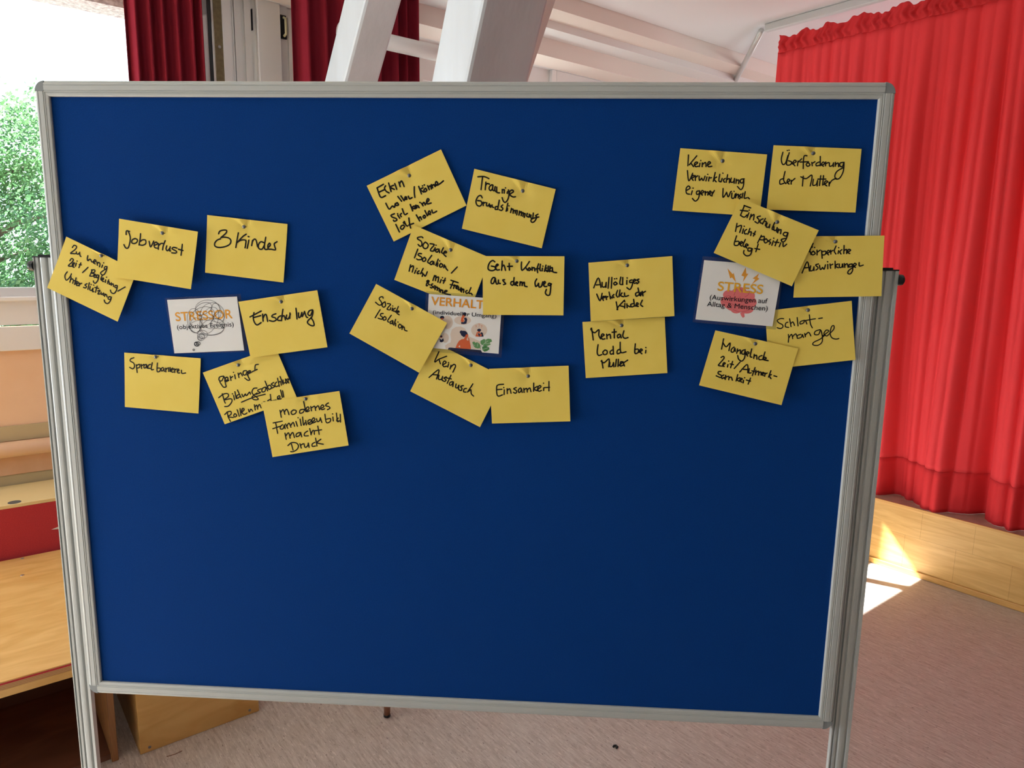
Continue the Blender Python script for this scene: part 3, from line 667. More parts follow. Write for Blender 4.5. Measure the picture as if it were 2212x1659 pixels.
 ('traurig', 'yellow card reading Traurige Grundstimmung', (102.4,1656.3), [(-61.0, 68.2), (82.8, 34.8), (60.6, -67.6), (-82.4, -35.4)], (25.2,30.4), 2.0, 3.0, 3.43,
  '-546,545 -442,551 -351,517;-465,541 -476,436 -489,327;-405,456 -415,327;-411,394 -382,431 -340,422;-293,414 -332,388 -346,342 -316,312 -285,352;-278,405 -285,333 -262,308;-238,381 -247,324 -217,289;-211,372 -207,286 -160,275;-114,335 -113,271;-114,314 -87,335;-74,326 -78,271;-57,362 -55,360;0,307 -24,288 -24,267;-3,326 6,231 -18,154 -56,113 -91,134 -114,193;8,248 84,297 59,325 17,296 26,241 76,208 122,211;-467,188 -494,226 -543,204 -577,127 -557,60 -507,43 -473,80 -488,128 -547,137;-448,111 -447,52;-448,90 -411,107;-386,102 -388,52 -358,50 -337,84;-339,84 -336,34;-316,60 -313,24;-289,65 -286,34 -261,20;-189,37 -227,35 -233,-9 -204,-11;-163,148 -180,56 -189,-13;-100,67 -130,38 -98,9 -119,-27 -161,-16;-12,97 -39,-40;-15,10 -18,-30;9,54 11,52;54,11 40,-63;49,-20 84,-3 85,-73;89,-39 124,-22 125,-72;124,-38 160,-26 150,-101;200,-36 189,-105;199,-66 235,-45 229,-114;233,-76 270,-64 259,-124;268,-85 300,-78 284,-143;337,-73 328,-121 363,-137;374,-87 373,-137;402,-101 403,-151 440,-158;443,-66 437,-139;527,-85 486,-111 507,-138 470,-206 429,-228 402,-197 438,-160 543,-133'),
 ('sozis', 'yellow card reading Soziale Isolation / nicht mit Freunden, above the VERHALT sign', (-15.6,1550.7), [(-50.8, 75.4), (86.6, 19.9), (51.4, -73.3), (-87.1, -22.0)], (16.7,32.5), 5.0, 1.0, 3.47,
  '-344,533 -369,550 -438,536 -434,507 -378,473 -362,416 -392,381 -432,415;-301,459 -336,423 -345,375 -310,344 -267,359 -250,408 -276,442 -301,459;-216,431 -164,426 -141,409 -199,343 -207,308 -156,302 -146,330;-124,361 -139,309;-109,407 -107,405;-53,337 -96,335 -117,302 -87,284 -53,318 -43,277;24,363 -10,286 24,261;24,271 80,279 58,305 26,269 41,236 71,211;-439,331 -475,239 -499,178;-371,253 -414,256 -432,229 -371,190 -372,154 -432,145 -460,159;-320,190 -354,155 -346,121 -312,123 -292,160 -320,190;-186,226 -243,148 -260,105 -232,85;-174,125 -208,106 -217,74 -183,65 -152,117 -146,65;-69,161 -114,49;-77,93 -88,32;-43,131 -41,130;-23,86 -45,50 -32,20 7,35 9,67 -23,86;43,61 33,9;37,34 58,40 71,1 103,-36;275,27 170,-82;-571,52 -598,-60;-584,-1 -532,35 -519,9 -542,-76;-475,-40 -499,-97;-457,-10 -456,-12;-416,-51 -447,-75 -447,-103 -419,-98;-342,-8 -391,-104;-382,-91 -350,-93 -360,-150;-268,-66 -304,-145 -332,-112;-136,-132 -166,-219;-149,-163 -110,-135 -119,-222;-106,-171 -62,-160 -76,-247;-15,-202 -37,-259;7,-167 8,-169;60,-175 24,-266;15,-220 58,-215;162,-211 293,-252;211,-223 153,-353;149,-286 224,-304;228,-291 210,-357;227,-310 250,-303;266,-343 293,-315 266,-309 253,-350 280,-364;304,-332 300,-381 330,-366;345,-340 335,-401;367,-357 352,-418;361,-384 395,-366 391,-426;457,-389 430,-408 447,-442 482,-424;526,-337 490,-433 533,-440 548,-466;-257,-218 -288,-310 -262,-312;-279,-233 -235,-227 -253,-275 -225,-300;-171,-281 -201,-300 -175,-325 -188,-355 -214,-341;-134,-314 -158,-342 -135,-358;-115,-322 -128,-384;-119,-350 -83,-339 -89,-396;-80,-366 -48,-360 -54,-408;-20,-380 -33,-429;-24,-399 12,-393 6,-441;24,-441 95,-404 58,-398 41,-441 77,-457 154,-473'),
 ('geht', 'yellow card reading Geht Konflikten aus dem Weg', (131.5,1522.1), [(-73.7, 51.3), (72.3, 53.1), (73.1, -51.3), (-71.7, -53.1)], (-11.9,43.4), 9.5, 3.0, 3.63,
  '-516,415 -550,437 -599,410 -631,345 -630,280 -564,258 -507,283 -515,324 -575,339;-515,322 -456,357 -471,375 -499,338 -482,275 -431,276;-383,431 -391,267;-387,324 -351,359 -323,268;-259,392 -253,273;-285,338 -201,343;-38,418 -42,354 -28,273 36,331 102,430;36,327 72,274;102,321 82,295 99,271 127,293 102,321;151,330 154,276;156,308 188,325 203,268;266,392 243,311 253,237;217,301 275,310;299,385 291,294 308,270;336,317 334,271;343,353 345,352;398,370 374,263;415,320 381,304 425,256;439,355 441,264;472,355 466,256;479,313 512,330 523,257 589,242;390,281 464,274 530,259;-511,136 -546,134 -575,85 -574,37 -537,36 -513,94 -503,128 -494,53;-494,70 -479,25 -450,38 -445,95;-446,38 -411,34;-337,103 -368,96 -347,64 -316,30 -354,15;-173,75 -215,66 -224,27 -189,6 -163,59;-166,142 -171,43 -146,10;-146,27 -99,52 -120,68 -140,27 -100,-1;-56,71 -61,4;-57,45 -23,67 -20,4;-16,37 18,64 23,1 69,-15;239,124 210,65 224,-8 256,17 272,50;272,50 283,-15 324,-4 347,76;348,19 395,60 378,84 360,43 380,-4 423,-4;504,39 459,53 445,20 478,13 492,38 489,-69 474,-151 433,-160 398,-118 416,-58'),
 ('sozj', 'yellow card reading Soziale Isolation, at the left of the VERHALT sign', (-95.9,1441.1), [(-39.2, 79.8), (90.2, 11.8), (38.7, -80.6), (-89.7, -10.9)], (27.6,36.9), 9.5, 3.0, 3.01,
  '-268,542 -275,566 -318,562 -340,528 -303,476 -299,433 -342,417 -408,467;-233,479 -271,455 -288,407 -256,381 -223,414 -233,479;-191,448 -132,436 -175,383 -197,345 -144,335 -130,373;-98,370 -106,320;-94,407 -92,405;-44,366 -79,347 -85,315 -50,311;10,399 -25,322 -45,295;-23,290 23,301 2,319 -20,279 25,248;-325,334 -371,264 -418,186;-269,266 -307,263 -323,231 -286,200 -297,162 -364,179;-243,213 -270,184 -265,147 -222,158 -221,195 -243,213;-121,237 -190,137 -166,111;-95,141 -136,122 -142,85 -104,96 -92,134 -96,75;-41,164 -77,59;-42,94 -45,44;-1,117 1,114;28,80 9,40 25,8 63,25 58,62 28,80;87,49 73,-18;79,14 114,28 124,-28 167,-43'),
 ('kein', 'yellow card reading Kein Austausch', (12.4,1338.4), [(-43.2, 78.4), (88.1, 15.1), (42.9, -79.0), (-87.9, -14.4)], (25.8,37.9), 2.0, 3.0, 3.24,
  '-344,606 -423,416 -344,466 -201,525;-344,463 -315,382;-278,360 -211,406 -241,435 -270,390 -256,331 -201,340;-164,381 -182,326;-167,407 -164,405;-120,360 -137,290;-130,319 -68,376 -34,351 -56,291 -85,231;-526,124 -345,273 -389,97;-463,178 -364,173;-342,169 -352,98 -300,92 -275,148;-275,148 -285,77;-208,142 -248,116 -211,87 -234,56 -281,73;-119,174 -189,20;-211,124 -112,104;-90,55 -137,36 -144,-9 -100,0 -75,56 -85,-37;-23,12 -33,-51 4,-57 29,-9;29,-9 19,-79;111,-14 63,-33 86,-70 71,-108 23,-91;170,-65 130,-77 116,-129 163,-136;288,20 190,-135;212,-119 252,-89 260,-163 304,-207'),
 ('einsam', 'yellow card reading Einsamkeit', (147.1,1323.0), [(-76.0, 46.7), (69.6, 56.0), (75.7, -47.2), (-69.2, -55.5)], (-3.5,36.2), 5.0, 3.0, 3.22,
  '-489,186 -602,165 -615,68 -600,-21 -563,-35 -508,-11;-608,83 -517,93;-473,82 -475,-3;-484,127 -481,124;-422,106 -416,14;-417,73 -373,104 -347,23;-253,132 -300,106 -245,70 -262,25 -302,42;-173,127 -212,93 -203,41 -167,65 -158,117 -142,43;-114,121 -108,44;-109,89 -63,122 -47,53;-47,90 -4,131 19,62;67,222 67,71;134,164 74,115 136,80;135,102 200,156 174,180 142,132 162,73 209,89;251,138 252,90;246,227 249,224;345,259 348,85;263,143 360,152'),
 ('auff', 'yellow card reading Auffälliges Verhalten der Kinder', (324.1,1519.2), [(-77.5, 45.4), (69.3, 59.2), (78.1, -46.1), (-70.0, -58.5)], (-9.6,41.8), 5.0, 3.5, 3.41,
  '-667,14 -591,190 -539,23;-623,65 -548,73;-521,112 -514,38 -464,39 -449,113;-449,113 -449,25;-402,200 -412,11;-352,201 -355,12;-285,123 -315,99 -293,70 -255,95 -285,123;-304,180 -301,177;-268,185 -265,182;-195,210 -207,93 -154,80;-159,204 -157,87;-85,155 -86,88;-83,198 -80,195;7,164 -31,153 -30,118 13,118 11,64 -24,-4 -79,27;30,133 72,158 47,176 27,140 50,105 88,120;128,180 90,162 130,135 97,98;-610,-97 -548,-214 -514,-81;-513,-177 -461,-148 -486,-134 -507,-163 -488,-206;-447,-130 -433,-190;-442,-155 -411,-137;-392,-57 -362,-175;-371,-132 -331,-160;-305,-99 -328,-124 -302,-152;-243,-26 -264,-101 -238,-144;-200,-18 -213,-136;-162,-68 -185,-114 -131,-135;-119,-67 -105,-127 -46,-112;124,-48 79,-73 95,-123 140,-94;118,23 147,-94;155,-108 196,-71 164,-55 170,-115;194,-33 210,-114;200,-64 252,-32;-259,-228 -229,-367;-114,-196 -220,-316 -239,-367;-182,-298 -109,-314;-104,-253 -104,-336;-109,-218 -106,-220;-68,-260 -61,-328;-55,-291 -8,-312;54,-251 1,-269 18,-312 63,-296;48,-179 70,-296;84,-296 133,-259 108,-238 96,-289 135,-302;202,-190 174,-266 214,-301'),
 ('mental', 'yellow card reading Mental Load bei Mutter', (317.5,1414.0), [(-78.1, 44.8), (68.7, 56.7), (78.2, -44.3), (-68.8, -57.2)], (-8.2,40.7), 2.0, 3.0, 3.47,
  '-625,313 -612,335 -575,127;-610,291 -551,260 -480,316 -479,218 -445,152;-441,182 -382,220 -414,241 -435,196 -411,145 -365,154;-339,238 -328,155;-333,206 -280,236 -263,163;-204,329 -198,172;-241,274 -166,283;-106,243 -144,217 -128,174 -93,204 -91,240 -74,175;-29,303 -47,212 -9,169 49,185;-485,44 -497,-93 -470,-151 -412,-135;-357,-50 -395,-90 -372,-134 -321,-118 -320,-66 -357,-50;-226,-47 -264,-80 -248,-124 -204,-108;-214,20 -201,-123;-81,-29 -133,-55 -131,-114 -71,-90;-89,97 -71,-83 23,-74;184,73 181,-92 239,-83 240,-24 189,-26;256,-76 313,-38 287,-16 267,-61 309,-104;378,-40 373,-88;373,11 376,8;-409,-243 -382,-380;-421,-254 -363,-282 -278,-211 -280,-355;-261,-277 -261,-347 -217,-339 -195,-276;-195,-276 -185,-353;-146,-215 -156,-345;-110,-214 -112,-344;-91,-321 -34,-267 -67,-261 -71,-335 -18,-319;-27,-257 5,-333;-12,-274 59,-225'),
 ('keine', 'yellow card reading Keine Verwirklichung eigener Wünsche', (468.3,1704.8), [(-70.2, 56.9), (77.6, 47.5), (71.4, -56.4), (-78.7, -48.1)], (1.0,35.1), 2.0, 3.0, 3.07,
  '-558,457 -559,277;-416,443 -536,293;-511,324 -461,263;-449,286 -393,325 -421,340 -448,309 -424,263 -382,271;-354,321 -362,264;-344,367 -341,364;-315,328 -314,264;-309,302 -260,334 -248,265;-229,288 -174,327 -202,349 -223,311 -204,265 -147,273;-562,196 -529,23 -470,151;-484,62 -436,101 -463,117 -485,78 -455,32;-420,112 -419,32;-414,86 -381,110;-357,105 -348,33 -311,72;-311,72 -282,33 -255,106;-222,91 -237,26;-212,137 -209,134;-183,91 -190,26;-185,73 -143,81;-85,169 -111,19;-57,92 -97,58 -60,12;-5,139 -17,36 11,13;39,70 23,13;45,160 49,156;94,71 61,44 82,6;129,133 110,6;123,52 164,68 166,-1;195,79 188,14 235,15 250,72;250,72 248,-8;283,57 279,-8;281,31 323,47 324,-15;415,66 358,55 354,8 393,1 408,55 408,-53 370,-115 308,-63;-567,-140 -503,-100 -532,-62 -569,-109 -557,-186 -505,-201;-461,-143 -476,-209;-451,-97 -448,-100;-335,-142 -384,-153 -382,-200 -343,-192 -334,-153 -346,-262 -399,-317 -452,-272;-316,-192 -262,-160 -291,-137 -312,-176 -283,-215;-239,-149 -235,-214;-233,-175 -191,-159 -191,-214;-173,-198 -136,-167 -156,-143 -169,-182 -140,-221;-112,-163 -119,-228;-106,-182 -82,-135;65,-99 72,-250 129,-164;129,-164 161,-241 195,-155;220,-175 222,-256 261,-256 276,-193;207,-145 210,-148;254,-144 257,-147;291,-182 288,-255;298,-216 331,-193 332,-255;378,-189 346,-224 374,-239 354,-270;408,-174 395,-254;446,-150 434,-254 477,-253;497,-245 525,-268'),
 ('ueber', 'yellow card reading Überforderung der Mutter', (627.9,1711.7), [(-72.3, 55.8), (75.2, 50.7), (73.9, -54.9), (-76.8, -51.7)], (-7.5,41.8), 2.0, 3.0, 2.95,
  '-559,444 -577,327 -547,244 -502,267 -470,392;-488,475 -484,472;-460,480 -457,477;-451,437 -485,252 -422,237 -400,283 -456,305;-385,252 -323,291 -351,313 -378,268 -340,222;-293,302 -297,223;-294,276 -234,340;-145,391 -198,375 -197,178;-256,284 -114,292;-121,280 -152,247 -126,216 -86,239 -121,280;-59,281 -47,225;-53,263 -6,293;64,289 17,263 20,225 73,233;76,380 85,226;107,233 158,264 130,287 103,249 139,218;172,290 174,226;179,264 219,280;235,275 244,219 289,235 304,276;304,276 306,212;334,284 337,220;342,250 381,274 394,213;480,285 416,274 413,228 456,213 478,274 478,138 431,30 371,7 343,60 375,137 480,201;-510,10 -573,-17 -568,-86 -504,-70;-499,125 -516,-9 -472,-77;-458,-62 -406,-23 -435,0 -454,-46 -417,-84;-383,-20 -381,-84;-377,-38 -324,12;-187,51 -189,-113;-228,40 -137,10 -41,68 -57,-112;-12,-1 -15,-96 39,-88 59,-19;59,-19 59,-111;107,61 97,-103;153,62 151,-95;62,4 197,5;170,-87 231,-40 196,-25 177,-71 222,-109;255,-45 261,-109;263,-78 299,-17 370,21'),
 ('einr', 'yellow card reading Einschulung nicht positiv belegt', (551.9,1604.5), [(-48.0, 73.6), (87.8, 21.2), (49.1, -75.0), (-88.9, -19.7)], (14.0,33.7), 12.5, 3.0, 3.12,
  '-418,614 -303,573;-414,606 -469,448;-475,533 -346,519;-469,448 -404,417 -357,457;-328,491 -354,410;-327,538 -323,535;-287,468 -308,380;-295,419 -240,466 -242,373;-129,439 -185,420 -148,374 -163,319 -215,345;-79,393 -120,374 -124,327 -81,320;-40,401 -83,305;-63,352 -20,344 -35,282;-3,324 -17,259 30,259 45,302;45,302 39,244;126,334 87,229 111,214;118,264 120,206 159,207 174,249;174,249 169,175;199,226 186,160;198,199 239,215 234,145;361,162 302,169 282,130 331,107 361,158 331,45 284,5 254,47 344,72;-520,310 -537,174;-526,245 -454,277 -440,253 -465,159;-403,218 -417,144;-394,265 -391,262;-348,211 -380,184 -377,137 -343,138;-294,227 -322,130;-308,161 -266,170 -273,107;-197,182 -225,100;-232,147 -201,127;-90,113 -146,-16;-99,86 -41,95 -48,40 -103,39;-7,59 -39,24 -13,-15 27,17 -7,59;72,45 40,17 76,-6 56,-37;121,22 100,-52;122,69 126,66;190,46 155,-59;143,3 217,-4;249,-8 227,-74;258,39 261,36;289,-15 298,-73 352,-30;-513,99 -546,-46 -482,-60 -467,3 -526,2;-451,-44 -403,-12 -431,3 -452,-36 -418,-75;-359,39 -395,-59 -362,-90;-355,-74 -305,-58 -334,-35 -355,-67 -326,-105;-239,-112 -297,-105 -302,-152 -255,-152 -231,-109 -255,-215 -320,-239 -373,-198 -370,-147;-134,-37 -167,-166;-187,-111 -104,-126'),
 ('koerp', 'yellow card reading Körperliche Auswirkungen, overlapping the right frame', (681.4,1564.5), [(-73.2, 50.5), (71.8, 54.0), (75.8, -49.7), (-74.4, -54.8)], (-13.1,42.4), 7.0, 3.0, 3.05,
  '-475,391 -531,248;-529,288 -495,201;-461,260 -493,225 -466,194 -426,221 -461,260;-486,331 -482,328;-446,323 -443,320;-400,277 -393,195;-392,242 -345,278;-321,270 -302,141;-314,251 -249,260 -256,205 -302,196;-233,221 -178,253 -207,277 -227,237 -197,198;-165,280 -159,214;-158,254 -126,278;-78,352 -105,270 -73,216;-32,274 -38,224;-35,325 -31,321;22,291 -10,256 13,217;54,362 59,225;59,272 99,297 106,226;112,242 171,282 135,297 116,250 160,227;-625,-118 -551,77 -503,-84;-589,-30 -508,-20;-487,7 -491,-76 -444,-67 -430,-8;-430,-8 -425,-75;-356,41 -405,21 -358,-26 -392,-66;-338,17 -316,-57 -283,-17;-283,-17 -254,-48 -237,27;-198,35 -192,-39;-206,83 -202,79;-160,44 -145,-31;-153,17 -113,41;-78,92 -67,-29;-27,46 -66,10 -13,-20;-3,46 7,-12 45,-4 52,47;52,47 65,-11;82,55 96,-11;90,21 129,53 151,-10;216,50 167,38 170,-2 217,7;216,50 233,-56 197,-120 154,-110 168,-62 251,3;240,7 287,40 258,63 239,23 276,-8;331,75 341,17 405,33'),
 ('schlaf', 'yellow card reading Schlafmangel, behind the STRESS sign', (642.0,1443.6), [(-81.1, 41.5), (66.6, 62.2), (82.0, -41.6), (-67.5, -62.1)], (-9.9,45.0), 6.5, 3.0, 2.70,
  '-481,285 -531,288 -589,253 -559,212 -495,179 -485,138 -524,110 -582,125;-402,225 -437,208 -439,146 -381,133;-376,287 -342,148;-349,203 -315,231 -283,170;-247,310 -222,164;-116,265 -184,240 -187,199 -135,214 -105,262 -71,201;-37,362 -11,209 29,135;-92,262 69,296;126,301 188,312;-378,9 -369,-57 -370,-129;-369,-60 -325,13 -298,-65;-303,-31 -251,22 -218,-56;-163,17 -218,-8 -214,-56 -148,-34 -138,14 -111,-40;-97,32 -79,-26;-84,2 -31,54 14,-10;166,106 85,74 77,19 144,20 177,97 214,-20 212,-116 147,-173 62,-165 75,-119 178,-62 255,9;213,-6 316,79 271,99 236,36 280,-4;294,-4 394,108 398,177 359,162 342,52 376,-30 446,-56 501,-45'),
 ('mangel', 'yellow card reading Mangelnde Zeit / Aufmerksamkeit', (537.5,1384.1), [(-62.1, 65.2), (84.7, 35.8), (62.8, -66.7), (-85.5, -34.3)], (7.2,43.7), 10.0, 3.0, 3.19,
  '-468,504 -493,320;-473,432 -414,363 -348,434 -362,295;-275,362 -316,324 -319,275 -279,276 -260,346 -249,284;-211,329 -222,249;-211,284 -163,313 -158,244;-74,318 -124,300 -134,251 -92,238 -73,301 -78,176 -124,112 -181,146 -202,211;-51,232 -2,261 -34,281 -52,246 -26,205;40,334 19,206 50,186;88,238 83,166;94,208 129,222 141,153;225,220 176,196 180,147 227,148;274,284 241,148;248,148 303,171 272,191 254,149 340,130;-494,169 -455,191 -441,154 -511,61 -529,25 -443,13;-454,34 -412,63 -436,77 -455,41 -429,7;-363,46 -370,1;-356,109 -353,107;-285,104 -314,-12;-326,58 -267,46;-154,93 -248,-24;-148,-85 -25,54 -5,-95;-87,-34 -2,-39;17,-22 13,-95 57,-94;118,1 78,-143;65,-59 110,-72;135,-47 131,-127;142,-85 184,-63 186,-133;190,-91 226,-76 234,-132;240,-118 282,-96 258,-82 247,-118 271,-138;302,-92 297,-151;307,-109 336,-94;401,-48 366,-164;413,-118 378,-142 412,-191;460,-138 511,-153;-478,-83 -522,-87 -527,-122 -469,-156 -481,-192 -561,-162;-426,-145 -462,-170 -452,-212 -419,-190 -408,-211;-392,-151 -396,-225;-385,-182 -336,-167 -334,-230;-330,-195 -294,-180 -269,-236;-180,-132 -203,-248;-142,-187 -191,-220 -145,-254;-141,-240 -93,-210 -124,-197 -135,-239 -103,-267;-70,-235 -77,-280;-56,-185 -53,-188;50,-190 14,-299;-22,-227 54,-246'),
]
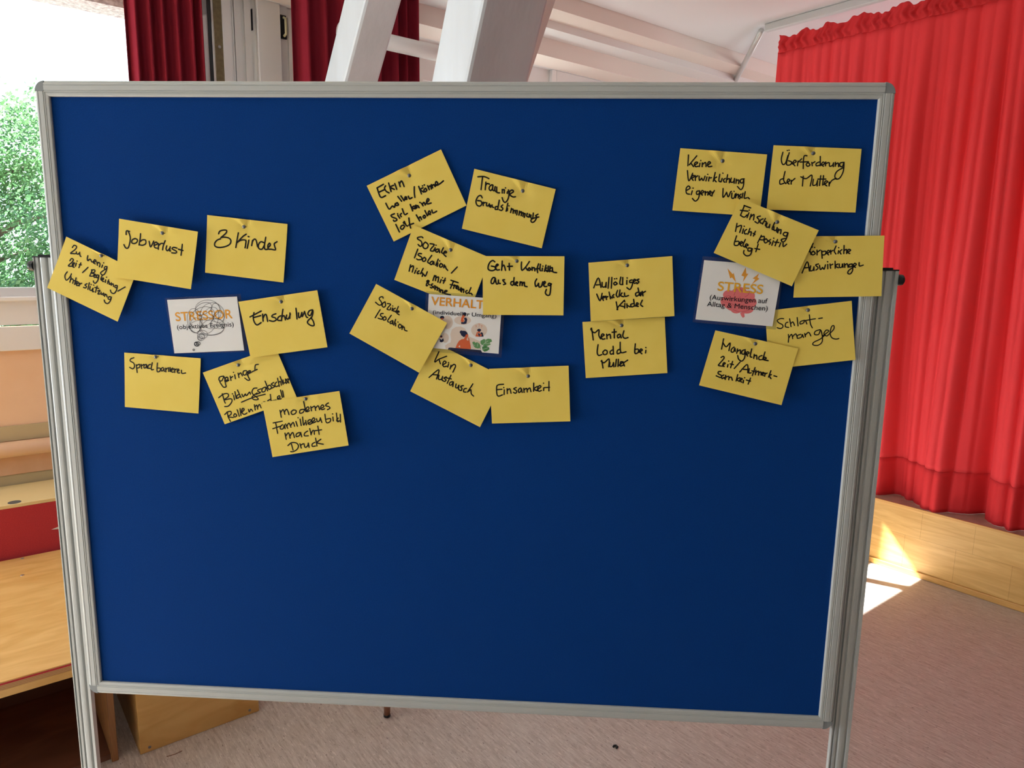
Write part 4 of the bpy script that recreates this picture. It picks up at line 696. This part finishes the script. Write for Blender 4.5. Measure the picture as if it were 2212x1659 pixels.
SIGNS = [
 ('stressor',(-459.0,1439.9),[(-77.6, 47.9), (67.8, 58.2), (76.5, -49.2), (-66.7, -56.9)],[(-72.6, 44.6), (60.8, 53.2), (69.7, -46.8), (-65.0, -55.4)],2.0,
  [('STRESSOR', (-57.8, 5.4), (50.6, 13.1), 16.42, (228, 158, 50), 'b'), ('(objektives Ereignis)', (-56.4, -9.9), (52.2, -2.0), 9.43, (25, 25, 35), 'm')],
  [((25, 25, 35), 'r', '266,296 259,259 240,223 210,192 172,165 128,144 78,131 26,126 -25,129 -73,140 -116,159 -151,185 -176,215 -191,250 -195,287 -187,324 -168,359 -138,391 -100,417 -56,438 -6,451 45,456 96,453 144,442 187,423 222,397 247,367 263,332 266,296', 0.76), ((25, 25, 35), 'r', '-80,94 -80,43 -86,-5 -99,-50 -118,-89 -142,-120 -171,-141 -202,-152 -233,-151 -264,-139 -293,-116 -318,-85 -339,-45 -353,1 -360,50 -361,100 -355,149 -341,194 -322,232 -298,263 -270,284 -239,294 -207,293 -176,281 -148,259 -123,227 -102,188 -88,143 -80,94', 0.76), ((25, 25, 35), 'r', '349,132 331,79 302,31 264,-11 219,-44 168,-66 115,-76 63,-75 13,-61 -32,-35 -69,0 -96,44 -112,94 -117,148 -110,203 -91,255 -62,304 -24,345 22,377 72,399 124,410 177,408 226,394 270,369 307,333 334,290 351,240 356,187 349,132', 0.76), ((25, 25, 35), 'r', '195,14 163,-39 125,-86 84,-125 41,-154 -2,-171 -41,-176 -76,-168 -104,-148 -125,-116 -136,-75 -137,-26 -130,28 -112,84 -87,140 -55,193 -17,240 25,278 67,307 109,324 149,329 183,321 211,301 231,269 243,229 245,180 237,126 220,70 195,14', 0.76), ((25, 25, 35), 'r', '291,275 293,243 290,211 283,182 271,157 256,137 238,123 219,115 198,115 178,122 158,136 141,155 127,180 116,209 110,240 108,272 111,304 119,333 130,358 145,378 163,392 183,399 203,399 224,392 243,379 260,359 274,334 285,306 291,275', 0.76), ((25, 25, 35), 'r', '325,-79 313,-109 284,-138 242,-162 187,-181 123,-194 53,-200 -20,-199 -92,-190 -159,-176 -219,-155 -267,-129 -302,-100 -321,-68 -325,-36 -312,-5 -283,23 -240,47 -186,66 -122,79 -51,85 21,84 93,75 160,60 219,40 267,14 302,-15 322,-47 325,-79', 0.76), ((25, 25, 35), 'r', '350,3 349,-30 336,-64 312,-97 279,-127 238,-153 192,-173 142,-186 90,-192 41,-191 -4,-181 -43,-165 -74,-143 -94,-115 -104,-83 -102,-50 -89,-16 -66,17 -32,47 8,73 55,92 105,106 156,112 205,110 250,101 289,85 320,62 340,35 350,3', 0.76), ((25, 25, 35), 'r', '151,264 164,227 164,185 152,141 129,96 95,53 52,14 3,-19 -51,-44 -106,-60 -160,-67 -210,-64 -253,-50 -288,-28 -312,3 -324,40 -324,82 -312,127 -288,172 -254,214 -211,253 -162,286 -108,311 -53,327 0,334 50,330 93,317 127,294 151,264', 0.76), ((25, 25, 35), 'r', '346,142 342,121 333,100 319,82 302,66 281,54 258,47 234,44 211,46 189,52 169,64 153,78 142,96 135,117 133,138 137,160 146,180 160,198 178,214 198,226 221,233 245,236 268,234 290,228 310,217 326,202 338,184 344,164 346,142', 0.76), ((25, 25, 35), 'r', '-106,-33 -116,-64 -131,-92 -150,-117 -172,-136 -195,-150 -220,-157 -244,-157 -266,-150 -286,-136 -302,-117 -313,-92 -319,-63 -319,-33 -315,-1 -304,30 -290,58 -271,82 -249,102 -225,116 -201,122 -177,122 -155,115 -135,102 -119,82 -108,58 -102,29 -101,-2 -106,-33', 0.76), ((25, 25, 35), 'r', '337,-19 326,-37 310,-52 289,-63 264,-70 237,-72 210,-70 182,-63 156,-52 134,-37 116,-19 102,1 95,21 94,42 99,62 110,80 126,95 147,106 172,112 199,115 226,112 254,106 279,94 302,80 320,62 333,42 341,21 342,0 337,-19', 0.76), ((25, 25, 35), 'r', '116,368 120,346 117,321 106,295 88,269 63,245 33,223 0,204 -36,191 -72,182 -106,180 -137,183 -163,192 -183,207 -195,226 -200,248 -197,273 -186,299 -167,325 -143,350 -113,372 -79,390 -43,403 -8,411 26,414 57,411 83,402 103,387 116,368', 0.76), ((25, 25, 35), 'r', '12,-184 8,-201 0,-218 -13,-233 -29,-245 -48,-255 -69,-261 -91,-263 -112,-262 -133,-257 -151,-248 -166,-236 -176,-221 -183,-205 -184,-188 -181,-170 -172,-154 -160,-139 -144,-126 -124,-117 -103,-111 -82,-108 -60,-110 -40,-115 -22,-124 -7,-136 4,-150 10,-166 12,-184', 0.76), ((25, 25, 35), 'r', '-46,-237 -49,-251 -55,-265 -64,-277 -76,-287 -90,-295 -105,-300 -121,-302 -136,-300 -151,-296 -164,-289 -174,-279 -182,-267 -186,-254 -187,-240 -185,-226 -179,-213 -169,-201 -158,-190 -144,-183 -129,-178 -113,-176 -98,-177 -83,-181 -70,-189 -60,-198 -52,-210 -47,-223 -46,-237', 0.76), ((25, 25, 35), 'r', '-90,-250 -92,-259 -95,-267 -101,-274 -108,-281 -116,-286 -126,-289 -135,-290 -145,-289 -153,-286 -161,-282 -168,-276 -172,-269 -175,-260 -176,-252 -174,-243 -170,-235 -165,-227 -158,-221 -149,-216 -140,-213 -131,-212 -121,-213 -112,-215 -104,-220 -98,-226 -93,-233 -91,-241 -90,-250', 0.76), ((25, 25, 35), 'r', '-55,-237 -62,-245 -70,-251 -81,-256 -92,-258 -103,-258 -115,-255 -125,-251 -135,-244 -142,-236 -148,-226 -151,-216 -151,-206 -149,-196 -145,-186 -138,-178 -129,-172 -119,-167 -108,-165 -97,-165 -85,-167 -75,-172 -65,-179 -58,-187 -52,-196 -49,-207 -49,-217 -51,-227 -55,-237', 0.76), ((25, 25, 35), 'r', '-173,-367 -175,-376 -178,-385 -184,-393 -190,-399 -198,-404 -207,-407 -216,-408 -225,-408 -233,-405 -240,-400 -246,-394 -250,-386 -253,-378 -253,-369 -252,-360 -248,-351 -243,-343 -236,-337 -228,-332 -220,-329 -211,-327 -202,-328 -194,-331 -186,-336 -181,-342 -176,-350 -174,-358 -173,-367', 1.37), ((25, 25, 35), 'r', '-196,-363 -197,-369 -199,-374 -203,-379 -207,-383 -212,-386 -218,-388 -224,-389 -229,-389 -235,-387 -240,-384 -244,-380 -246,-375 -248,-370 -248,-364 -247,-358 -245,-353 -242,-348 -237,-344 -232,-341 -226,-339 -221,-338 -215,-339 -209,-340 -205,-343 -201,-347 -198,-352 -196,-357 -196,-363', 1.37), ((25, 25, 35), 'r', '-141,-356 -142,-363 -145,-370 -150,-377 -156,-382 -163,-386 -171,-389 -179,-390 -187,-389 -195,-387 -202,-383 -207,-378 -211,-372 -214,-365 -214,-357 -213,-350 -210,-343 -205,-337 -199,-331 -192,-327 -184,-325 -175,-324 -167,-324 -160,-327 -153,-330 -147,-335 -143,-342 -141,-349 -141,-356', 1.37), ((25, 25, 35), 'r', '-169,-400 -174,-406 -181,-410 -189,-413 -198,-414 -208,-414 -217,-411 -226,-407 -234,-402 -241,-395 -246,-387 -249,-379 -250,-371 -249,-364 -246,-357 -241,-351 -234,-346 -226,-343 -217,-342 -208,-343 -198,-345 -189,-349 -181,-355 -174,-362 -169,-369 -166,-377 -165,-385 -166,-393 -169,-400', 0.76), ((25, 25, 35), 'r', '-255,-478 -256,-482 -257,-485 -259,-488 -262,-490 -266,-492 -269,-493 -273,-494 -277,-494 -280,-493 -283,-491 -286,-489 -288,-486 -289,-483 -289,-479 -288,-476 -287,-473 -285,-470 -282,-467 -279,-465 -275,-464 -271,-464 -267,-464 -264,-465 -261,-467 -258,-469 -256,-472 -255,-475 -255,-478', 1.37)]),
 ('verhalt',(24.5,1450.7),[(-69.4, 58.8), (74.8, 51.4), (69.2, -59.9), (-74.7, -50.3)],[(-64.1, 53.7), (69.0, 46.9), (64.0, -52.6), (-69.4, -44.0)],7.0,
  [('VERHALT', (-59.9, 34.2), (35.2, 28.7), 15.07, (226, 150, 40), 'b'), ('(individueller Umgang)', (-56.7, 17.8), (59.0, 12.9), 8.1, (25, 25, 35), 'm')],
  [((216, 200, 186), 'p', '132,75 125,50 103,27 69,9 25,-4 -23,-9 -71,-6 -114,5 -148,22 -170,44 -178,69 -170,95 -148,118 -114,136 -71,149 -23,153 25,150 68,140 102,123 124,100'), ((216, 200, 186), 'p', '-202,32 -207,-6 -221,-40 -243,-67 -270,-85 -301,-92 -331,-86 -359,-70 -380,-43 -394,-9 -399,28 -394,66 -380,100 -358,128 -331,146 -301,152 -270,147 -243,130 -221,103 -207,70'), ((216, 200, 186), 'p', '427,-97 420,-136 400,-172 367,-201 327,-219 281,-227 236,-221 195,-204 162,-177 141,-142 133,-103 140,-64 161,-29 193,0 234,19 279,26 325,20 366,3 398,-24 419,-58'), ((216, 200, 186), 'p', '-276,-255 -279,-283 -289,-308 -303,-328 -321,-342 -342,-346 -362,-342 -380,-330 -395,-310 -404,-285 -407,-258 -404,-230 -395,-204 -380,-184 -362,-171 -342,-166 -321,-170 -303,-183 -289,-202 -279,-227'), ((216, 200, 186), 'p', '-334,-457 -342,-396 -292,-358 -243,-336 -235,-270 -247,-189 -219,-98 -145,-48 -55,-42 19,-77 60,-141 101,-222 200,-261 298,-308 316,-455 -45,-443'), ((26, 34, 66), 'p', '46,190 44,180 40,171 33,164 24,160 14,158 3,159 -6,164 -13,170 -18,179 -19,188 -18,198 -13,206 -6,213 3,218 13,220 23,218 32,214 40,207 44,199'), ((208, 98, 58), 'p', '19,146 18,137 14,129 9,122 1,118 -7,116 -15,118 -22,122 -28,128 -32,136 -33,145 -32,154 -28,162 -22,169 -15,173 -7,175 1,174 8,170 14,163 18,155'), ((26, 34, 66), 'p', '-358,117 -360,107 -365,99 -374,92 -385,87 -397,85 -409,87 -420,91 -429,97 -435,106 -437,115 -435,125 -429,134 -420,141 -409,145 -397,147 -385,146 -374,142 -365,135 -360,126'), ((208, 98, 58), 'p', '-373,92 -374,87 -377,83 -383,79 -390,76 -397,76 -405,76 -412,78 -417,82 -421,86 -422,91 -421,96 -417,101 -412,105 -405,107 -397,108 -390,107 -383,105 -377,102 -374,97'), ((26, 34, 66), 'p', '-393,-233 -394,-240 -397,-246 -402,-251 -409,-255 -416,-256 -423,-255 -429,-252 -434,-247 -438,-241 -439,-234 -438,-227 -434,-220 -429,-215 -423,-212 -416,-210 -409,-211 -402,-214 -397,-219 -394,-226'), ((208, 98, 58), 'p', '-407,-248 -407,-251 -409,-255 -412,-257 -416,-259 -420,-259 -424,-259 -428,-257 -430,-255 -432,-252 -433,-248 -432,-245 -430,-241 -428,-239 -424,-237 -420,-237 -416,-237 -412,-239 -409,-241 -407,-244'), ((208, 98, 58), 'p', '-47,117 -23,157 1,126 -7,85 10,61 -23,36 -59,51'), ((26, 34, 66), 'p', '1,117 42,125 63,90 47,13 2,2 -47,6 -54,39 -6,40 18,61'), ((26, 34, 66), 'p', '-383,65 -350,46 -374,41'), ((26, 34, 66), 'p', '-449,-267 -412,-290 -375,-265 -365,-310 -399,-338 -441,-332'), ((208, 98, 58), 'p', '240,-134 258,-139 250,-180 283,-198 275,-220 212,-217'), ((26, 34, 66), 'p', '255,-162 281,-220 363,-218 348,-148 317,-136 297,-169 281,-157'), ((208, 98, 58), 'p', '293,-177 322,-169 330,-201 293,-217'), ((208, 98, 58), 'p', '299,-128 298,-138 295,-147 291,-154 285,-158 279,-160 273,-158 267,-154 262,-147 259,-139 258,-129 259,-120 262,-111 267,-104 272,-99 279,-98 285,-99 291,-103 295,-110 298,-119'), ((26, 34, 66), 'p', '316,-99 314,-108 309,-115 301,-121 291,-125 280,-126 269,-125 259,-122 251,-116 246,-109 244,-101 246,-93 251,-86 259,-80 269,-76 280,-74 291,-75 301,-79 309,-84 314,-91'), ((208, 98, 58), 'p', '-156,-447 -124,-362 -87,-304 -38,-273 3,-265 23,-224 60,-239 52,-285 102,-306 124,-377 132,-451'), ((208, 98, 58), 'p', '77,-227 100,-255 134,-447 102,-448'), ((222, 222, 218), 'p', '-99,-411 -72,-382 -66,-424'), ((208, 98, 58), 'p', '80,-202 78,-215 74,-227 68,-237 60,-243 51,-245 41,-243 33,-238 27,-228 22,-217 21,-203 22,-190 26,-178 33,-169 41,-163 50,-160 59,-162 67,-168 74,-177 78,-189'), ((26, 34, 66), 'p', '66,-192 57,-207 43,-218 26,-225 6,-226 -14,-222 -32,-213 -47,-200 -56,-184 -60,-167 -57,-150 -49,-135 -35,-124 -17,-118 3,-116 23,-120 41,-129 55,-142 65,-158 69,-175'), ((26, 34, 66), 'p', '-13,-143 -14,-153 -19,-161 -26,-168 -34,-173 -44,-175 -54,-173 -62,-169 -69,-162 -74,-154 -75,-144 -74,-135 -69,-126 -62,-119 -54,-114 -44,-113 -35,-114 -26,-118 -19,-125 -15,-133'), ((26, 34, 66), 'p', '-38,-168 -22,-221 -1,-237 23,-208 35,-166'), ((208, 98, 58), 'p', '77,-215 75,-225 72,-234 67,-241 60,-246 52,-248 45,-246 38,-242 32,-235 29,-226 27,-216 29,-205 32,-196 37,-189 44,-184 52,-182 59,-184 66,-188 72,-195 75,-204'), ((26, 34, 66), 'p', '-296,-470 -278,-435 -243,-431 314,-465 342,-514 201,-500 -45,-484'), ((98, 150, 96), 'p', '155,-323 192,-310 217,-334 241,-321 282,-341 307,-381 298,-429 258,-436 209,-425 174,-384'), ((98, 150, 96), 'p', '305,-296 371,-257 396,-273 445,-252 502,-259 519,-303 478,-322 493,-361 430,-387 389,-396 336,-373 305,-341'), ((70, 128, 74), 'p', '338,-401 397,-379 463,-411 473,-445 431,-479 382,-495 340,-459'), ((222, 222, 218), 'r', '200,-384 172,-368', 0.65), ((222, 222, 218), 'r', '250,-399 258,-342', 0.65), ((222, 222, 218), 'r', '340,-373 445,-292', 0.65), ((222, 222, 218), 'r', '397,-347 487,-338', 0.57), ((222, 222, 218), 'r', '396,-322 404,-273', 0.57), ((222, 222, 218), 'r', '340,-455 446,-419', 0.57), ((70, 128, 74), 'r', '303,-455 319,-389 364,-323', 0.73), ((208, 98, 58), 'r', '213,-24 222,-16 232,-24 223,-38 223,-48', 0.73), ((208, 98, 58), 'r', '223,-57 223,-58', 0.73), ((208, 98, 58), 'r', '265,3 279,15 294,1 280,-18 280,-34', 0.73), ((208, 98, 58), 'r', '280,-48 280,-49', 0.73), ((208, 98, 58), 'r', '313,-22 324,-13 335,-23 325,-38 325,-50', 0.73), ((208, 98, 58), 'r', '325,-60 325,-61', 0.73)]),
 ('stress',(512.2,1516.1),[(-66.7, 62.9), (75.2, 53.9), (69.1, -63.5), (-77.6, -53.3)],[(-63.6, 56.1), (72.5, 47.4), (62.6, -57.9), (-72.7, -48.1)],9.5,
  [('STRESS', (-37.5, 3.7), (40.9, -1.0), 15.92, (232, 172, 50), 'b'), ('(Auswirkungen auf', (-50.1, -12.3), (50.4, -17.5), 9.87, (25, 25, 35), 'm'), ('Alltag & Menschen)', (-54.2, -24.1), (51.7, -30.4), 9.87, (25, 25, 35), 'm')],
  [((230, 160, 60), 'p', '-224,425 -129,326 -112,347 -61,183 -137,270 -167,250'), ((230, 160, 60), 'p', '89,446 109,338 144,338 57,190 73,286 24,305'), ((230, 160, 60), 'p', '328,345 304,277 339,252 213,152 267,241 221,257'), ((226, 120, 122), 'p', '286,-133 276,-196 241,-253 182,-299 106,-329 20,-341 -68,-333 -148,-305 -213,-262 -257,-206 -275,-144 -265,-81 -229,-24 -170,22 -94,52 -8,63 79,55 159,28 224,-16 268,-71'), ((226, 120, 122), 'p', '-81,-35 -84,-61 -96,-85 -116,-104 -142,-116 -172,-121 -202,-117 -229,-106 -252,-87 -267,-64 -274,-38 -270,-12 -258,11 -238,30 -212,43 -183,47 -153,44 -125,32 -103,14 -88,-9'), ((226, 120, 122), 'p', '139,17 135,-10 118,-35 91,-55 57,-68 17,-74 -22,-70 -59,-58 -89,-39 -108,-14 -117,13 -112,40 -96,65 -69,85 -34,99 5,104 45,100 82,88 111,69 131,45'), ((226, 120, 122), 'p', '284,-48 281,-77 268,-103 245,-124 216,-138 182,-143 148,-139 117,-127 92,-106 74,-80 67,-52 70,-23 84,4 107,25 136,39 169,44 203,40 234,27 260,7 277,-19'), ((226, 120, 122), 'p', '-126,-152 -129,-180 -140,-205 -159,-225 -184,-238 -212,-243 -241,-239 -267,-227 -289,-208 -303,-183 -309,-156 -307,-128 -295,-103 -276,-83 -252,-70 -224,-65 -195,-69 -169,-81 -147,-100 -133,-125'), ((226, 120, 122), 'p', '321,-160 319,-188 310,-213 295,-233 274,-246 251,-251 227,-247 204,-234 186,-215 173,-190 168,-163 170,-135 179,-110 194,-91 215,-78 238,-73 262,-77 284,-89 303,-108 315,-133'), ((226, 120, 122), 'p', '72,-291 69,-312 57,-332 36,-347 10,-357 -19,-361 -49,-359 -77,-349 -99,-335 -114,-316 -120,-295 -117,-274 -105,-255 -84,-239 -58,-229 -28,-225 1,-228 29,-237 51,-252 66,-270'), ((226, 120, 122), 'p', '277,-284 273,-307 256,-328 230,-346 196,-357 157,-361 119,-358 83,-348 54,-332 35,-312 27,-289 32,-266 48,-245 75,-228 109,-216 147,-212 186,-215 221,-225 250,-241 269,-261'), ((226, 120, 122), 'p', '44,-349 115,-331 131,-420 100,-437 69,-402'), ((176, 66, 80), 'r', '-239,-70 -160,-52 -125,-108', 0.8), ((176, 66, 80), 'r', '-62,30 -81,-43', 0.8), ((176, 66, 80), 'r', '90,33 173,-14 113,-67', 0.8), ((176, 66, 80), 'r', '-282,-155 -169,-169 -91,-132', 0.8), ((176, 66, 80), 'r', '-120,-184 -20,-231 107,-213', 0.8), ((176, 66, 80), 'r', '180,-111 266,-145', 0.8), ((176, 66, 80), 'r', '-80,-294 51,-336 193,-300', 0.8), ((176, 66, 80), 'r', '33,-65 5,-130 71,-162', 0.8)]),
]

def smooth_line(pts, n=5):
    if len(pts) < 3:
        (x0, y0), (x1, y1) = pts
        return [(x0 + (x1 - x0) * k / 4, y0 + (y1 - y0) * k / 4) for k in range(5)]
    out = []
    q = [pts[0]] + pts + [pts[-1]]
    for i in range(1, len(q) - 2):
        p0, p1, p2, p3 = q[i - 1], q[i], q[i + 1], q[i + 2]
        for k in range(n):
            t = k / n
            out.append(tuple(0.5 * (2 * b + (c - a) * t + (2 * a - 5 * b + 4 * c - d_) * t * t + (3 * b - a - 3 * c + d_) * t ** 3) for a, b, c, d_ in zip(p0, p1, p2, p3)))
    out.append(pts[-1])
    return out
def ribbon(m_, pts, w_, fy, caps=True):
    """flat pen line, pts in mm in the card plane, fy(x,z) gives y in metres"""
    def v3(x, z): return (x / 1000, fy(x, z), z / 1000)
    L_, R_ = [], []
    n = len(pts)
    for i, (x, z) in enumerate(pts):
        ax, az = pts[max(i - 1, 0)]; bx_, bz = pts[min(i + 1, n - 1)]
        dx, dz = bx_ - ax, bz - az; l = math.hypot(dx, dz) or 1
        nx, nz = -dz / l * w_ / 2, dx / l * w_ / 2
        L_.append(v3(x + nx, z + nz)); R_.append(v3(x - nx, z - nz))
    m_.add(L_ + R_, [(i, i + 1, n + i + 1, n + i) for i in range(n - 1)])
    if caps:
        for x, z in (pts[0], pts[-1]):
            m_.add([v3(x + w_ / 2 * math.cos(t), z + w_ / 2 * math.sin(t)) for t in [2 * math.pi * k / 10 for k in range(10)]], [tuple(range(10))])
def parse(s):
    return [[tuple(float(c) / 10 for c in p.split(',')) for p in q.split()] for q in s.split(';')]

PIN_AT = 0.0
for ci, (key, label, c, corners, pin, off, lift, pw, st) in enumerate(CARDS):
    TL, TR, BR, BL = [Vector(q) for q in corners]
    ex = (TR - TL); ey = (BL - TL)
    det = ex.x * ey.y - ex.y * ey.x
    def stc(x, z):
        dx, dz = x - TL.x, z - TL.y
        return (dx * ey.y - dz * ey.x) / det, (ex.x * dz - ex.y * dx) / det
    sp_, tp_ = stc(*pin)
    def fy(x, z, s=None, t=None, k=0.0):
        if s is None: s, t = stc(x, z)
        a = max(0.0, t - tp_)
        d_ = lift * a ** 1.4 + 0.9 * (abs(s - sp_) ** 2.2) * (1.0 - 0.5 * t)
        r2 = ((s - sp_) / 0.10) ** 2 + ((t - tp_) / 0.13) ** 2
        d_ += 1.8 * (1 - math.exp(-r2)) - 1.2
        # fold running up from the pin to the card edge
        if t < tp_ + 0.05:
            a_ = max(0.0, (tp_ + 0.02 - t) / (tp_ + 0.02))
            d_ += 2.0 * a_ ** 0.7 * math.exp(-((s - sp_ + 0.085 * a_) / (0.014 + 0.05 * a_)) ** 2)
            d_ -= 0.9 * a_ ** 0.7 * math.exp(-((s - sp_ - 0.035 * a_) / (0.012 + 0.02 * a_)) ** 2)
        return -max(0.7, off + d_) / 1000.0 - k
    NS, NT = 44, 32
    rows = []
    for j in range(NT + 1):
        t = j / NT
        r = []
        for i in range(NS + 1):
            s = i / NS
            q = TL * (1 - s) * (1 - t) + TR * s * (1 - t) + BR * s * t + BL * (1 - s) * t
            r.append((q.x / 1000, fy(0, 0, s, t), q.y / 1000))
        rows.append(r)
    card = MB().grid(rows).build('note_card', M['card'], loc=(c[0] / 1000, 0, c[1] / 1000))
    md = card.modifiers.new('paper', 'SOLIDIFY'); md.thickness = 0.0003; md.offset = 0
    tag(card, label, 'note card', 'yellow note cards on the blue board')
    m_ = MB()
    for line in parse(st):
        ribbon(m_, smooth_line(line), pw * 0.74, lambda x, z: fy(x, z, k=0.0004))
    m_.build('handwriting', M['ink'], card, flat=True)
    short = label.split(' reading ')[1] if ' reading ' in label else 'ending in holen'
    words = short.split(',')[0].split(' / ')[0].split()
    p = MB()
    y0 = -(off + 0.2) / 1000.0
    p.lathe([(0.0007, 0.0), (0.0007, -0.0070), (0.0026, -0.0074), (0.0034, -0.0086), (0.0032, -0.0100), (0.0018, -0.0110), (0.0004, -0.0112)], 14, (0, 0, 0), 'y')
    pn_ = p.build('push_pin', M['pin'], loc=((c[0] + pin[0]) / 1000, y0, (c[1] + pin[1]) / 1000), smooth=True)
    tag(pn_, 'small grey steel pin holding the card that says ' + ' '.join(words[:5]).replace('four lines ending in ', ''), 'pin', 'steel pins on the yellow cards')

# ------------------------------------------------------------------ laminated signs
ink_cache = {}
def ink(rgb):
    if rgb not in ink_cache:
        ink_cache[rgb] = mat('print_%d_%d_%d' % rgb, rgb, 0.6, spec=0.3)
    return ink_cache[rgb]
def text_mesh(txt, p0, p1, cap, m, parent, y, name, bold):
    cu = bpy.data.curves.new(name, 'FONT'); cu.body = txt; cu.size = 1.0
    ob = bpy.data.objects.new(name, cu); COL.objects.link(ob)
    dg = bpy.context.evaluated_depsgraph_get()
    me = bpy.data.meshes.new_from_object(ob.evaluated_get(dg))
    COL.objects.unlink(ob); bpy.data.objects.remove(ob)
    xs = [v.co.x for v in me.vertices]; x0, x1 = min(xs), max(xs)
    d_ = Vector(p1) - Vector(p0); L_ = d_.length; ex = d_ / L_; ey = Vector((-ex.y, ex.x))
    sx = L_ / (x1 - x0); sy = cap / (0.70 if bold == "b" else 0.80)
    for v in me.vertices:
        q = Vector(p0) + ex * (v.co.x - x0) * sx + ey * v.co.y * sy
        v.co = (q.x / 1000, y, q.y / 1000)
    vs = [tuple(v.co) for v in me.vertices]; fs = [tuple(p.vertices) for p in me.polygons]
    mm = MB()
    wt = 0.022 if bold == 'b' else 0.010
    for k, (ox, oy) in enumerate(((0, 0), (-wt, 0), (wt, 0), (0, wt), (0, -wt))):
        dx, dz = ex.x * ox * cap - ex.y * oy * cap, ex.y * ox * cap + ex.x * oy * cap
        mm.add([(a + dx / 1000, b_ - k * 0.00001, c_ + dz / 1000) for a, b_, c_ in vs], fs)
    return mm.build(name, m, parent, flat=True)
SIGN_LABEL = {'stressor': 'laminated white sign reading STRESSOR with a scribbled thought cloud',
              'verhalt': 'laminated white sign reading VERHALT with a drawing of a woman and green leaves',
              'stress': 'laminated white sign reading STRESS with a pink brain and orange lightning bolts'}
for key, c, pouch, paper, off, texts, art in SIGNS:
    y = -off / 1000.0
    def quad(pts, y_, th, name, m, parent, loc=(0, 0, 0)):
        vs = [(p[0] / 1000, y_, p[1] / 1000) for p in pts] + [(p[0] / 1000, y_ + th, p[1] / 1000) for p in pts]
        return MB().add(vs, [(0, 1, 2, 3), (7, 6, 5, 4), (0, 4, 5, 1), (1, 5, 6, 2), (2, 6, 7, 3), (3, 7, 4, 0)]).build(name, m, parent, loc)
    root = thing('laminated_sign', SIGN_LABEL[key], 'sign', (c[0] / 1000, y, c[1] / 1000), group=None)
    quad(pouch, 0.0, 0.0004, 'laminate_pouch', M['laminate'], root)
    quad(paper, -0.0003, 0.0002, 'paper', M['paper'], root)
    ya = -0.00035 if key != 'stressor' else -0.00060
    # one mesh for the drawing, several inks
    mats = []; V_ = []; F_ = []; MI = []
    for i, a in enumerate(art):
        rgb, kind, pts = a[0], a[1], a[2]
        mt = ink(rgb)
        if mt not in mats: mats.append(mt)
        line = parse(pts)[0]
        mm = MB(); yy = ya - i * 0.000005
        if kind == 'p':
            mm.add([(x / 1000, yy, z / 1000) for x, z in line], [tuple(range(len(line)))])
        else:
            ribbon(mm, smooth_line(line, 4), a[3] * 0.75, lambda x, z: yy)
        k = len(V_); V_ += mm.v; F_ += [tuple(q + k for q in f) for f in mm.f]; MI += [mats.index(mt)] * len(mm.f)
    me = bpy.data.meshes.new('printed_drawing'); me.from_pydata(V_, [], F_)
    for mt in mats: me.materials.append(mt)
    for pz, mi in zip(me.polygons, MI): pz.material_index = mi
    o = bpy.data.objects.new('printed_drawing', me); COL.objects.link(o); o.parent = root
    for i, (tx, p0, p1, cap, rgb, wt) in enumerate(texts):
        ty = -0.0004 if key == 'stressor' else -0.0007
        text_mesh(tx, p0, p1, cap, ink(rgb), root, ty, 'printed_title' if i == 0 else 'printed_subtitle', wt)
